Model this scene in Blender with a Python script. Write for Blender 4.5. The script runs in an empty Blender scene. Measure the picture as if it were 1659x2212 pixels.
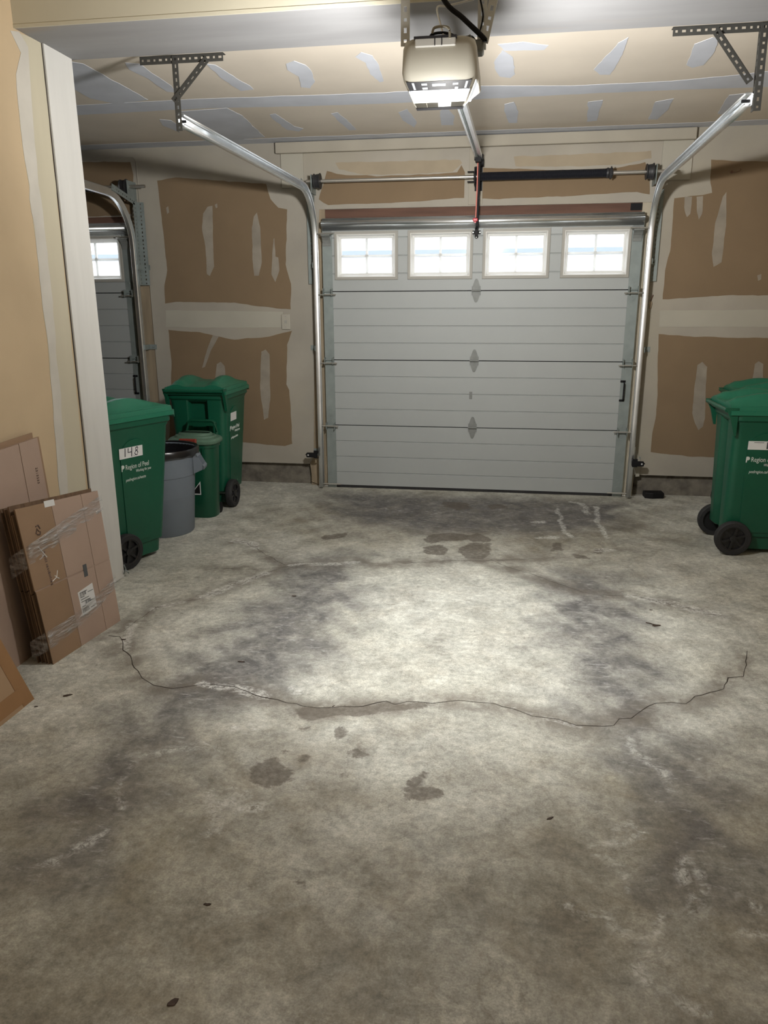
import bpy, bmesh, math, random
import numpy as np
from mathutils import Vector, Matrix, noise

# ------------------------------------------------------------------ camera, sky, lights, exposure
S = bpy.context.scene
COL = S.collection
cam_d = bpy.data.cameras.new('camera')
cam = bpy.data.objects.new('camera', cam_d); COL.objects.link(cam)
cam_d.sensor_fit = 'VERTICAL'; cam_d.sensor_height = 24.0
cam_d.lens = 1623.16 / 2212 * 24.0
cam_d.clip_start = 0.05
R_ = Vector((0.98803711, 0.15416740, -0.00388338))
U_ = Vector((-0.03765125, 0.26556788, 0.96335668))
F_ = Vector((-0.14954950, 0.95168593, -0.26819552))
cam.matrix_world = Matrix(((R_.x, U_.x, -F_.x, 1.4391), (R_.y, U_.y, -F_.y, -6.0935), (R_.z, U_.z, -F_.z, 1.5126), (0, 0, 0, 1)))
S.camera = cam

w = bpy.data.worlds.new('overcast_sky'); S.world = w; w.use_nodes = True
bg = w.node_tree.nodes['Background']
bg.inputs['Color'].default_value = (0.93, 0.96, 1.0, 1); bg.inputs['Strength'].default_value = 7.0

def lamp(name, kind, loc, power, color, size=0.05, rot=(0, 0, 0), size_y=None, **kw):
    d = bpy.data.lights.new(name, kind); o = bpy.data.objects.new(name, d); COL.objects.link(o)
    o.location = loc; o.rotation_euler = rot; d.energy = power; d.color = color
    if kind == 'AREA':
        d.shape = 'RECTANGLE'; d.size = size; d.size_y = size_y or size
    else:
        d.shadow_soft_size = size
    for k, v in kw.items(): setattr(d, k, v)
    return o
# the opener's own light and its beam down to the floor, then two added fills
lamp('opener_bulb', 'POINT', (1.20, -3.10, 2.07), 50, (1.0, 0.99, 0.97), 0.06)
lamp('opener_bulb_down', 'SPOT', (1.14, -3.10, 2.10), 170, (0.99, 1.0, 1.0), 0.05, (math.radians(5), math.radians(-4), 0), spot_size=math.radians(76), spot_blend=1.0)
lamp('ceiling_fill', 'AREA', (1.19, -3.14, 2.150), 72, (1.0, 0.98, 0.95), 0.22, (math.radians(116), 0, 0), 0.08)  # added fill under the unit, tilted up to brighten the ceiling
lamp('housing_fill', 'POINT', (1.19, -3.45, 2.02), 5.5, (1.0, 0.98, 0.94), 0.04)  # added fill hanging free behind the unit to brighten its housing
# unseen fill light added behind the camera to lift the shadows
lamp('rear_fill', 'AREA', (0.6, -7.6, 2.93), 22, (1.0, 0.92, 0.80), 0.6)

S.view_settings.view_transform = 'Standard'
S.view_settings.look = 'None'
S.view_settings.gamma = 1.0
S.view_settings.use_curve_mapping = False
S.view_settings.exposure = 0.0
random.seed(4)

# ------------------------------------------------------------------ traced outlines (metres, on the surface they lie on)
TAN_BACK=[[(-1.351,2.46),(-1.193,2.48),(-0.869,2.45),(-0.451,2.414),(-0.42,2.303),(-0.359,2.237),(-0.288,2.224),(-0.318,1.813),(-0.278,1.662),(-0.289,1.464),(-0.368,1.468),(-0.764,1.52),(-1.272,1.527),(-1.367,1.514),(-1.36,1.655),(-1.324,1.778),(-1.341,2.258)],[(-1.356,1.301),(-1.119,1.285),(-0.781,1.222),(-0.477,1.247),(-0.284,1.294),(-0.33,1.184),(-0.349,0.858),(-0.325,0.811),(-0.316,0.542),(-0.317,0.355),(-0.382,0.335),(-0.73,0.358),(-1.433,0.341),(-1.374,0.797),(-1.35,1.042)],[(-2.091,2.619),(-1.567,2.604),(-1.551,2.508),(-1.59,2.219),(-1.791,2.205),(-2.143,2.201)],[(2.852,2.492),(3.07,2.473),(3.383,2.461),(3.501,1.568),(3.351,1.555),(3.068,1.557),(2.849,1.543),(2.609,1.53),(2.607,1.74),(2.63,1.872),(2.626,2.068),(2.624,2.238),(2.819,2.255),(2.882,2.269),(2.864,2.337)],[(2.602,1.275),(2.864,1.255),(3.671,1.242),(3.775,0.341),(3.1,0.331),(2.904,0.333),(2.816,0.342),(2.624,0.361),(2.622,0.511),(2.637,0.626),(2.631,0.851),(2.613,1.072)],[(0.039,2.494),(0.189,2.46),(0.466,2.446),(0.901,2.448),(1.041,2.456),(1.072,2.505),(1.099,2.455),(1.098,2.276),(0.796,2.262),(0.465,2.254),(0.242,2.252),(0.044,2.249),(-0.029,2.291)],[(1.169,2.412),(1.222,2.484),(1.427,2.471),(1.882,2.445),(2.214,2.454),(2.399,2.487),(2.438,2.39),(2.449,2.269),(2.359,2.287),(1.892,2.271),(1.436,2.264),(1.173,2.266)]]
TAN_UP=[[(0.107,2.551),(0.576,2.547),(1.06,2.542),(1.077,2.519),(1.009,2.462),(0.739,2.455),(0.356,2.457),(0.134,2.501)],[(1.458,2.55),(1.897,2.552),(2.434,2.562),(2.44,2.51),(2.212,2.475),(1.768,2.472),(1.473,2.486)]]
STRIP_BACK=[[(-0.984,2.207),(-0.944,2.257),(-0.901,2.264),(-0.916,1.954),(-0.918,1.804),(-0.96,1.728),(-0.984,1.744),(-0.982,1.955),(-1.0,2.104)],[(-0.562,2.177),(-0.537,2.205),(-0.515,2.096),(-0.515,1.83),(-0.545,1.728),(-0.583,1.728),(-0.59,1.875),(-0.583,2.097)],[(-0.41,2.006),(-0.4,2.012),(-0.399,1.873),(-0.375,1.865),(-0.371,1.768),(-0.408,1.678),(-0.438,1.739),(-0.424,1.873)],[(-0.966,1.261),(-0.916,1.246),(-0.992,1.134),(-1.054,0.996),(-1.08,0.987),(-1.027,1.133)],[(-0.948,1.021),(-0.912,1.041),(-0.88,1.005),(-0.881,0.859),(-0.976,0.857)],[(-0.553,1.128),(-0.515,1.144),(-0.484,1.105),(-0.491,0.863),(-0.492,0.748),(-0.519,0.575),(-0.558,0.556),(-0.574,0.746),(-0.577,0.862)],[(2.959,2.241),(2.98,2.272),(3.001,2.061),(3.001,1.889),(2.998,1.791),(2.947,1.759),(2.927,1.847),(2.925,2.062)],[(2.695,2.247),(2.746,2.246),(2.745,2.13),(2.726,2.107),(2.705,2.152)],[(2.777,2.245),(2.821,2.249),(2.827,2.128),(2.809,2.089),(2.793,2.139)],[(3.259,1.696),(3.285,1.706),(3.289,1.668),(3.269,1.657)],[(2.907,1.045),(2.94,1.069),(2.979,1.031),(2.987,0.856),(3.005,0.633),(2.997,0.572),(2.966,0.543),(2.936,0.594),(2.906,0.676),(2.902,0.855)],[(3.319,1.056),(3.344,1.077),(3.38,1.056),(3.394,0.919),(3.318,0.919)],[(-1.294,2.257),(-1.274,2.269),(-1.271,2.22),(-1.289,2.21)],[(-0.881,2.27),(-0.861,2.28),(-0.86,2.251),(-0.873,2.245)]]
PALE_BACK=[[(-1.367,1.459),(-0.354,1.446),(-0.374,1.322),(-1.116,1.318),(-1.375,1.325)],[(2.6,1.448),(3.408,1.452),(3.516,1.457),(3.64,1.329),(2.598,1.328),(2.594,1.444)]]
CEIL_MUD=[[(-1.378,-1.256),(-0.981,-1.273),(-0.38,-1.279),(0.187,-1.251),(0.684,-1.227),(1.229,-1.282),(1.752,-1.192),(2.31,-1.191),(2.659,-1.257),(2.935,-1.346),(3.067,-0.966),(2.426,-0.998),(1.901,-1.007),(1.219,-0.987),(0.647,-0.979),(0.122,-1.007),(-0.466,-1.062),(-1.105,-1.039),(-1.514,-1.034)],[(-0.805,-2.084),(-0.756,-2.037),(-0.748,-1.316),(-0.99,-1.257),(-1.075,-1.405),(-1.062,-1.618),(-1.012,-1.851),(-0.874,-2.076)],[(-0.707,-1.007),(-0.351,-1.042),(-0.319,-0.826),(-0.352,-0.487),(-0.378,-0.165),(-0.657,-0.114),(-0.737,-0.591)],[(-0.536,-2.019),(-0.475,-1.989),(-0.483,-1.577),(-0.505,-1.432),(-0.561,-1.467),(-0.55,-1.728),(-0.57,-1.904)],[(-0.135,-1.931),(-0.096,-1.904),(-0.044,-1.501),(-0.047,-1.429),(-0.131,-1.408),(-0.15,-1.659)],[(0.27,-1.861),(0.325,-1.903),(0.365,-1.825),(0.365,-1.702),(0.341,-1.529),(0.281,-1.397),(0.235,-1.429),(0.276,-1.631),(0.248,-1.764)],[(0.645,-1.913),(0.687,-1.979),(0.735,-1.916),(0.738,-1.721),(0.721,-1.464),(0.694,-1.446),(0.669,-1.607),(0.68,-1.811)],[(-0.137,-0.826),(-0.091,-0.85),(-0.07,-0.474),(-0.025,-0.392),(-0.081,-0.311),(-0.148,-0.377),(-0.153,-0.698)],[(0.266,-0.787),(0.317,-0.81),(0.333,-0.51),(0.339,-0.291),(0.288,-0.285),(0.269,-0.59)],[(-0.901,-0.828),(-0.838,-0.784),(-0.86,-0.502),(-0.94,-0.478),(-0.959,-0.666)],[(1.354,-1.988),(1.474,-2.002),(1.596,-1.93),(1.578,-1.864),(1.387,-1.885)],[(1.334,-1.7),(1.376,-1.898),(1.427,-1.78),(1.442,-1.475),(1.418,-1.413),(1.361,-1.445),(1.336,-1.578)],[(1.855,-1.489),(1.892,-1.719),(1.923,-1.909),(1.959,-1.985),(1.968,-1.815),(1.965,-1.512),(1.953,-1.378),(1.897,-1.388)],[(2.325,-1.491),(2.288,-1.83),(2.351,-1.919),(2.387,-1.896),(2.413,-1.668),(2.415,-1.475),(2.366,-1.435)],[(1.386,-0.834),(1.442,-0.881),(1.474,-0.64),(1.471,-0.311),(1.416,-0.32),(1.385,-0.655)],[(1.895,-0.803),(1.981,-0.833),(1.993,-0.549),(2.008,-0.286),(1.942,-0.263)],[(2.306,-0.732),(2.402,-0.798),(2.427,-0.535),(2.408,-0.25),(2.346,-0.261)],[(2.77,-0.351),(2.715,-0.825),(2.823,-0.858),(2.875,-0.633),(2.879,-0.268)],[(0.702,-0.743),(0.772,-0.823),(0.787,-0.43),(0.755,-0.292),(0.702,-0.514)],[(0.971,-0.727),(1.024,-0.827),(1.059,-0.585),(1.034,-0.316),(0.946,-0.332)]]
LEFT_MUD=[[(-2.761,2.632),(-2.702,2.563),(-2.759,2.467),(-2.774,2.247),(-2.771,2.123),(-2.762,2.024),(-2.762,1.798),(-2.771,1.507),(-2.763,1.375),(-2.777,1.146),(-2.793,0.927),(-2.816,0.653),(-2.814,0.469),(-2.817,0.202),(-2.587,0.118),(-2.578,0.613),(-2.535,2.66)]]
LEFT_GREY=[[(-2.761,2.632),(-2.702,2.563),(-2.759,2.467),(-2.774,2.247),(-2.771,2.123),(-2.762,2.024),(-2.762,1.798),(-2.771,1.507),(-2.763,1.375),(-2.777,1.146),(-2.793,0.927),(-2.816,0.653),(-2.814,0.469),(-2.756,0.452),(-2.733,0.755),(-2.709,1.139),(-2.681,1.632),(-2.681,1.976),(-2.675,2.266),(-2.643,2.606),(-2.7,2.647)]]
CRACKS=[[(-0.358,-3.064),(-0.305,-3.067),(-0.253,-3.137),(-0.217,-3.196),(-0.156,-3.249),(-0.11,-3.322),(-0.01,-3.437),(0.068,-3.487),(0.153,-3.5),(0.211,-3.471),(0.264,-3.449),(0.314,-3.442),(0.406,-3.454),(0.469,-3.487),(0.536,-3.51),(0.646,-3.542),(0.715,-3.555),(0.773,-3.557),(0.836,-3.552),(0.951,-3.52),(1.039,-3.467),(1.074,-3.486),(1.082,-3.482),(1.114,-3.46),(1.211,-3.458),(1.314,-3.43),(1.444,-3.428),(1.53,-3.458),(1.596,-3.497),(1.695,-3.506),(1.758,-3.536),(1.822,-3.539),(1.889,-3.517),(1.927,-3.472),(1.961,-3.459),(2.021,-3.393),(2.073,-3.334),(2.135,-3.316),(2.191,-3.325),(2.24,-3.257),(2.31,-3.211),(2.37,-3.174),(2.415,-3.073),(2.475,-3.044),(2.512,-2.978),(2.569,-2.797)],[(-0.275,-1.589),(-0.175,-1.597),(-0.024,-1.765),(0.111,-1.903),(0.215,-2.0),(0.259,-1.975),(0.375,-1.94),(0.529,-1.899),(0.612,-1.876),(0.801,-1.885),(0.978,-1.823),(0.937,-1.836),(1.187,-1.759),(1.361,-1.734),(1.575,-1.682),(1.793,-1.608)],[(0.215,-2.0),(0.127,-2.119),(0.083,-2.211),(0.006,-2.336),(-0.051,-2.438),(-0.1,-2.549),(-0.189,-2.633),(-0.29,-2.731),(-0.31,-2.914),(-0.313,-3.011)],[(1.414,-1.705),(1.495,-1.815),(1.647,-1.928),(1.789,-2.07),(1.912,-2.17),(1.99,-2.208),(2.167,-2.182),(2.249,-2.233),(2.372,-2.292),(2.46,-2.338),(2.542,-2.397)],[(-0.206,-2.097),(0.042,-2.086)]]
WHITE_LINES=[([(0.264,-3.449),(0.314,-3.442),(0.406,-3.454),(0.469,-3.487),(0.536,-3.51)],0.035),([(-0.217,-3.196),(-0.279,-3.097),(-0.298,-2.937)],0.03),([(1.53,-3.458),(1.596,-3.497),(1.695,-3.506),(1.758,-3.536)],0.025),([(-0.264,-1.543),(-0.175,-1.597),(-0.088,-1.691)],0.05),([(0.234,-1.978),(0.375,-1.94),(0.529,-1.899),(0.612,-1.876)],0.03),([(0.127,-2.119),(0.083,-2.211),(0.006,-2.336),(-0.051,-2.438),(-0.1,-2.549)],0.04),([(-0.189,-2.633),(-0.29,-2.731)],0.03),([(2.167,-2.182),(2.249,-2.233),(2.372,-2.292),(2.46,-2.338),(2.542,-2.397)],0.045),([(2.46,-2.338),(2.542,-2.397)],0.06),([(1.995,-0.236),(2.093,-0.277),(2.082,-0.476),(2.089,-0.569)],0.03),([(1.715,-0.83),(1.762,-0.823)],0.04),([(1.729,-1.228),(1.819,-1.165)],0.05),([(2.078,-1.436),(2.151,-1.403)],0.05),([(0.639,-3.428),(0.657,-3.4),(0.688,-3.421),(0.68,-3.455),(0.647,-3.444)],0.02),([(0.265,-3.947),(0.31,-3.933),(0.378,-3.894),(0.427,-3.865),(0.499,-3.884)],0.03),([(0.499,-3.884),(0.504,-3.953),(0.439,-3.997)],0.012),([(0.516,-3.753),(0.539,-3.717),(0.595,-3.725),(0.566,-3.769)],0.03),([(0.317,-4.225),(0.265,-4.138),(0.241,-4.053),(0.249,-3.985)],0.02),([(0.525,-4.147),(0.546,-4.12),(0.597,-4.171),(0.645,-4.158),(0.679,-4.124),(0.626,-4.084)],0.035),([(0.604,-4.17),(0.635,-4.232),(0.624,-4.297)],0.03),([(0.698,-4.179),(0.739,-4.167)],0.04),([(0.229,-4.502),(0.285,-4.419),(0.312,-4.35)],0.03),([(1.654,-4.422),(1.661,-4.445),(1.688,-4.46),(1.731,-4.442),(1.752,-4.454),(1.766,-4.482),(1.797,-4.499),(1.827,-4.516),(1.871,-4.488),(1.894,-4.44)],0.02),([(1.737,-4.218),(1.779,-4.24),(1.811,-4.28),(1.831,-4.312),(1.836,-4.354)],0.018),([(1.821,-4.117),(1.867,-4.073),(1.89,-4.096),(1.858,-4.131),(1.814,-4.168),(1.746,-4.193)],0.02),([(1.842,-4.555),(1.812,-4.579),(1.802,-4.607),(1.819,-4.63),(1.85,-4.656),(1.884,-4.686),(1.935,-4.718)],0.025),([(1.842,-4.555),(1.895,-4.56),(1.916,-4.56)],0.025),([(2.006,-4.196),(1.977,-4.273),(1.987,-4.339),(1.974,-4.42)],0.02),([(2.019,-4.194),(2.033,-4.256),(2.01,-4.327),(2.003,-4.416)],0.02),([(2.09,-4.443),(2.157,-4.473)],0.025),([(2.08,-4.317),(2.133,-4.373),(2.179,-4.404)],0.02),([(1.938,-3.602),(1.965,-3.727),(2.015,-3.786),(2.037,-3.896)],0.025),([(1.896,-0.438),(1.88,-0.919),(1.935,-1.173)],0.02),([(2.171,-0.333),(2.155,-0.767),(2.155,-1.142)],0.02)]
STAINS=[[(0.93,-1.342),(1.006,-1.281),(1.102,-1.165),(1.21,-1.201),(1.272,-1.243),(1.219,-1.35),(1.09,-1.393),(1.007,-1.452)],[(0.948,-1.508),(1.066,-1.454),(1.146,-1.571),(1.139,-1.66),(1.027,-1.654),(0.981,-1.617)],[(1.228,-1.25),(1.315,-1.171),(1.376,-1.228),(1.429,-1.32),(1.351,-1.379),(1.263,-1.368)],[(1.212,-1.493),(1.278,-1.375),(1.379,-1.375),(1.405,-1.578),(1.36,-1.705),(1.238,-1.71),(1.218,-1.605)],[(0.676,-3.591),(0.715,-3.555),(0.774,-3.561),(0.836,-3.552),(0.951,-3.52),(1.039,-3.467),(1.107,-3.489),(1.16,-3.465),(1.185,-3.467),(1.256,-3.473),(1.19,-3.508),(1.087,-3.52),(1.015,-3.566),(0.943,-3.604),(0.861,-3.594),(0.749,-3.655),(0.711,-3.631)],[(0.647,-3.985),(0.67,-3.955),(0.725,-3.92),(0.796,-3.97),(0.813,-4.031),(0.778,-4.073),(0.748,-4.102),(0.71,-4.077),(0.662,-4.041)],[(0.709,-3.867),(0.739,-3.855),(0.755,-3.881),(0.725,-3.892)],[(0.763,-3.88),(0.801,-3.867),(0.796,-3.909),(0.772,-3.899)],[(0.962,-3.85),(0.99,-3.824),(1.031,-3.874),(0.992,-3.88)],[(0.881,-3.706),(0.921,-3.692),(0.947,-3.735),(0.91,-3.763)],[(0.74,-3.703),(0.772,-3.691),(0.777,-3.729),(0.742,-3.727)],[(0.937,-3.961),(0.959,-3.952),(0.961,-3.983),(0.935,-3.987)],[(1.176,-4.001),(1.218,-3.906),(1.246,-3.915),(1.248,-3.966),(1.303,-3.994),(1.291,-4.032),(1.25,-4.061),(1.198,-4.057)],[(1.796,-1.315),(1.855,-1.283),(1.851,-1.447),(1.785,-1.501)],[(1.881,-1.509),(1.986,-1.537),(2.031,-1.616),(1.927,-1.597)],[(2.056,-1.394),(2.123,-1.407),(2.095,-1.522),(2.046,-1.485)],[(1.007,-0.361),(1.183,-0.371),(1.242,-0.53),(1.128,-0.611),(1.035,-0.494)],[(1.357,-0.415),(1.477,-0.364),(1.527,-0.49),(1.394,-0.541)],[(0.276,-1.364),(0.431,-1.295),(0.438,-1.397),(0.313,-1.46)],[(2.005,-4.201),(2.011,-4.259),(1.992,-4.33),(1.992,-4.402),(1.979,-4.396),(1.985,-4.331),(2.002,-4.269)],[(0.68,-4.369),(0.735,-4.407),(0.769,-4.425),(0.738,-4.416)],[(0.945,-4.464),(0.97,-4.434),(1.005,-4.472),(0.972,-4.493)]]
DIRT=[[(0.218,-1.93),(0.565,-1.658),(0.7,-2.488),(0.694,-3.27),(0.587,-3.521),(0.345,-3.73),(0.343,-4.175),(0.36,-4.535),(0.189,-4.526),(0.12,-4.031),(0.078,-3.56),(0.159,-3.123),(0.197,-2.496)],[(1.733,-1.835),(2.125,-1.857),(2.136,-2.831),(2.101,-3.332),(2.131,-3.857),(2.178,-4.26),(1.961,-4.375),(1.939,-3.886),(1.798,-3.377),(1.693,-2.639)],[(0.004,-0.171),(2.421,-0.181),(2.253,-0.903),(1.834,-1.074),(0.897,-1.208),(0.324,-0.942)]]
GRIME_SHADE=[[(-0.523,-4.128),(0.011,-4.02),(0.218,-3.813),(0.689,-3.679),(0.975,-3.876),(1.129,-4.231),(1.249,-4.311),(1.431,-3.807),(1.751,-3.703),(2.106,-3.706),(2.405,-3.605),(2.838,-3.751),(2.696,-4.951),(-0.096,-5.38),(-0.493,-4.665)],[(-0.034,-0.177),(2.528,-0.165),(2.694,-1.256),(2.136,-1.776),(0.908,-1.313),(0.317,-1.5),(-0.318,-0.908)]]

# ------------------------------------------------------------------ materials
MATS = {}
def mat(name, col, rough=0.6, metal=0.0, var=0.0, scale=6.0, bump=0.0, bscale=60.0, stretch=(1, 1, 1), spec=0.5, emit=None, dark=None, thr=(0.55, 0.75)):
    m = bpy.data.materials.new(name); m.use_nodes = True
    nt = m.node_tree; b = nt.nodes['Principled BSDF']
    b.inputs['Base Color'].default_value = (*col, 1); b.inputs['Roughness'].default_value = rough
    b.inputs['Metallic'].default_value = metal; b.inputs['Specular IOR Level'].default_value = spec
    tc = nt.nodes.new('ShaderNodeTexCoord'); mp = nt.nodes.new('ShaderNodeMapping')
    mp.inputs['Scale'].default_value = stretch
    nt.links.new(tc.outputs['Object'], mp.inputs['Vector'])
    if var:
        n = nt.nodes.new('ShaderNodeTexNoise'); n.inputs['Scale'].default_value = scale; n.inputs['Detail'].default_value = 6
        nt.links.new(mp.outputs['Vector'], n.inputs['Vector'])
        r = nt.nodes.new('ShaderNodeMapRange'); r.inputs[1].default_value = 0.3; r.inputs[2].default_value = 0.7
        r.inputs[3].default_value = 1 - var; r.inputs[4].default_value = 1 + var
        nt.links.new(n.outputs['Fac'], r.inputs[0])
        mx = nt.nodes.new('ShaderNodeMix'); mx.data_type = 'RGBA'; mx.blend_type = 'MULTIPLY'; mx.inputs[0].default_value = 1
        mx.inputs[6].default_value = (*col, 1)
        nt.links.new(r.outputs[0], mx.inputs[7])
        last = mx.outputs[2]
        if dark:
            n2 = nt.nodes.new('ShaderNodeTexNoise'); n2.inputs['Scale'].default_value = scale * 0.6; n2.inputs['Detail'].default_value = 8
            nt.links.new(mp.outputs['Vector'], n2.inputs['Vector'])
            r2 = nt.nodes.new('ShaderNodeMapRange'); r2.inputs[1].default_value = thr[0]; r2.inputs[2].default_value = thr[1]
            nt.links.new(n2.outputs['Fac'], r2.inputs[0])
            m2 = nt.nodes.new('ShaderNodeMix'); m2.data_type = 'RGBA'
            nt.links.new(r2.outputs[0], m2.inputs[0]); nt.links.new(last, m2.inputs[6]); m2.inputs[7].default_value = (*dark, 1)
            last = m2.outputs[2]
        nt.links.new(last, b.inputs['Base Color'])
    if bump:
        nb = nt.nodes.new('ShaderNodeTexNoise'); nb.inputs['Scale'].default_value = bscale; nb.inputs['Detail'].default_value = 4
        nt.links.new(mp.outputs['Vector'], nb.inputs['Vector'])
        bp = nt.nodes.new('ShaderNodeBump'); bp.inputs['Strength'].default_value = bump; bp.inputs['Distance'].default_value = 0.01
        nt.links.new(nb.outputs['Fac'], bp.inputs['Height']); nt.links.new(bp.outputs['Normal'], b.inputs['Normal'])
    if emit:
        b.inputs['Emission Color'].default_value = (*emit[0], 1); b.inputs['Emission Strength'].default_value = emit[1]
    MATS[name] = m; return m

mat('wall_mud', (0.345, 0.318, 0.268), 0.9, var=0.10, scale=2.2, bump=0.08, bscale=30, dark=(0.36, 0.33, 0.265), thr=(0.5, 0.66))
mat('wall_pale', (0.39, 0.37, 0.31), 0.9, var=0.05, scale=3)
mat('wall_strip', (0.28, 0.248, 0.2), 0.9, var=0.14, scale=9)
mat('wall_tan', (0.2, 0.141, 0.083), 0.92, var=0.05, scale=3, bump=0.05, bscale=200)
mat('wall_tan_faded', (0.335, 0.28, 0.2), 0.92, var=0.10, scale=4)
mat('left_tan', (0.5, 0.385, 0.245), 0.92, var=0.05, scale=3, bump=0.05, bscale=200)
mat('left_mud', (0.5, 0.455, 0.34), 0.9, var=0.05, scale=2, stretch=(1, 3, .6))
mat('left_grey', (0.52, 0.49, 0.43), 0.9, var=0.08, scale=6)
mat('column_white', (0.6, 0.59, 0.555), 0.85, var=0.05, scale=3, stretch=(1, 4, .5), dark=(0.62, 0.60, 0.56), thr=(0.60, 0.72))
mat('ceiling_tan', (0.61, 0.55, 0.465), 0.92, var=0.05, scale=2.5)
mat('ceiling_mud', (0.53, 0.555, 0.61), 0.9, var=0.07, scale=5)
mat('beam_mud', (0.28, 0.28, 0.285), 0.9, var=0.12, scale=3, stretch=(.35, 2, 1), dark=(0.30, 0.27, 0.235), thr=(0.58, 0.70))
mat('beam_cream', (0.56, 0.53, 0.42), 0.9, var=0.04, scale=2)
mat('header_paint', (0.36, 0.33, 0.27), 0.9, var=0.08, scale=3)
mat('jamb_wood', (0.29, 0.23, 0.155), 0.85, var=0.25, scale=3, stretch=(6, 6, .6), dark=(0.20, 0.14, 0.09), thr=(0.62, 0.75))
mat('jamb_cream', (0.43, 0.38, 0.29), 0.85, var=0.12, scale=6)
mat('lintel_wood', (0.115, 0.058, 0.038), 0.8, var=0.25, scale=5, stretch=(.5, 6, 6))
mat('curb_concrete', (0.15, 0.135, 0.11), 0.95, var=0.35, scale=14, bump=0.5, bscale=50, dark=(0.06, 0.05, 0.04), thr=(0.60, 0.72))
mat('door_white', (0.355, 0.375, 0.37), 0.55, var=0.02, scale=3, bump=0.05, bscale=400)
mat('door_frame_grey', (0.34, 0.33, 0.295), 0.6, var=0.03)
mat('window_white', (0.62, 0.61, 0.57), 0.5)
mat('muntin_white', (0.80, 0.79, 0.78), 0.5)
mat('galvanized', (0.215, 0.225, 0.215), 0.62, 0.25, var=0.10, scale=25)
mat('galvanized_dull', (0.25, 0.285, 0.275), 0.6, 0.35, var=0.10, scale=12)
mat('galvanized_bright', (0.88, 0.91, 0.93), 0.33, 0.95, var=0.06, scale=10)
mat('perforated_steel', (0.045, 0.044, 0.039), 0.6, 0.3, var=0.12, scale=20)
mat('strap_pale', (0.62, 0.63, 0.60), 0.5, 0.4, var=0.08, scale=20)
mat('steel_rod', (0.55, 0.53, 0.49), 0.35, 0.9)
mat('drum_black', (0.022, 0.022, 0.024), 0.5)
mat('spring_black', (0.006, 0.007, 0.012), 0.55)
mat('plastic_black', (0.006, 0.006, 0.007), 0.65, spec=0.25)
mat('rubber', (0.016, 0.016, 0.017), 0.75, var=0.15, scale=30)
mat('hub_black', (0.010, 0.010, 0.011), 0.45)
mat('opener_grey', (0.52, 0.5, 0.43), 0.5, var=0.03)
mat('opener_lens', (0.8, 0.85, 0.9), 0.3, emit=((0.86, 0.93, 1.0), 1.15))
mat('opener_lens_dim', (0.75, 0.78, 0.8), 0.3, emit=((0.85, 0.92, 1.0), 0.55))
mat('opener_slot', (0.02, 0.02, 0.025), 0.4)
mat('cord_red', (0.62, 0.20, 0.16), 0.7)
mat('handle_red', (0.48, 0.015, 0.03), 0.4)
mat('wire_grey', (0.35, 0.33, 0.27), 0.6)
mat('wire_white', (0.7, 0.7, 0.68), 0.5)
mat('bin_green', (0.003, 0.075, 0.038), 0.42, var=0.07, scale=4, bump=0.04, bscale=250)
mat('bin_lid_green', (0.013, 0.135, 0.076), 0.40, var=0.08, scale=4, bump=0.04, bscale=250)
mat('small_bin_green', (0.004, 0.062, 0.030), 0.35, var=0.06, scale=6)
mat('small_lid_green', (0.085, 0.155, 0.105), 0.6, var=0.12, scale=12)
mat('latch_red', (0.22, 0.035, 0.02), 0.5, var=0.1, scale=30)
mat('can_grey', (0.15, 0.175, 0.205), 0.5, var=0.06, scale=5)
mat('bag_black', (0.008, 0.008, 0.009), 0.28)
mat('sticker_white', (0.66, 0.66, 0.65), 0.55, var=0.04, scale=10)
mat('print_white', (0.58, 0.62, 0.58), 0.6)
mat('print_grey', (0.07, 0.075, 0.08), 0.6)
mat('ink_black', (0.004, 0.004, 0.02), 0.5)
mat('outlet_white', (0.4, 0.375, 0.315), 0.5)
mat('kraft_pink', (0.36, 0.262, 0.205), 0.85, var=0.05, scale=5, bump=0.04, bscale=150)
mat('kraft_brown', (0.27, 0.175, 0.105), 0.85, var=0.06, scale=5, bump=0.04, bscale=150)
mat('kraft_edge', (0.155, 0.095, 0.055), 0.9, var=0.35, scale=40, stretch=(1, 1, .15))
mat('kraft_tan', (0.34, 0.225, 0.13), 0.8, var=0.06, scale=5)
mat('kraft_orange', (0.27, 0.145, 0.060), 0.8, var=0.06, scale=5)
mat('kraft_print', (0.11, 0.07, 0.055), 0.85)
mat('dry_leaf', (0.05, 0.03, 0.02), 0.8, var=0.3, scale=60)
mat('seed_pale', (0.6, 0.55, 0.48), 0.8)
mat('asphalt', (0.35, 0.35, 0.35), 0.9, var=0.1, scale=3)
mat('siding_white', (0.8, 0.8, 0.78), 0.7)
mat('roof_grey', (0.17, 0.20, 0.24), 0.8)
mat('crack_dark', (0.045, 0.036, 0.028), 1.0)

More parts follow.
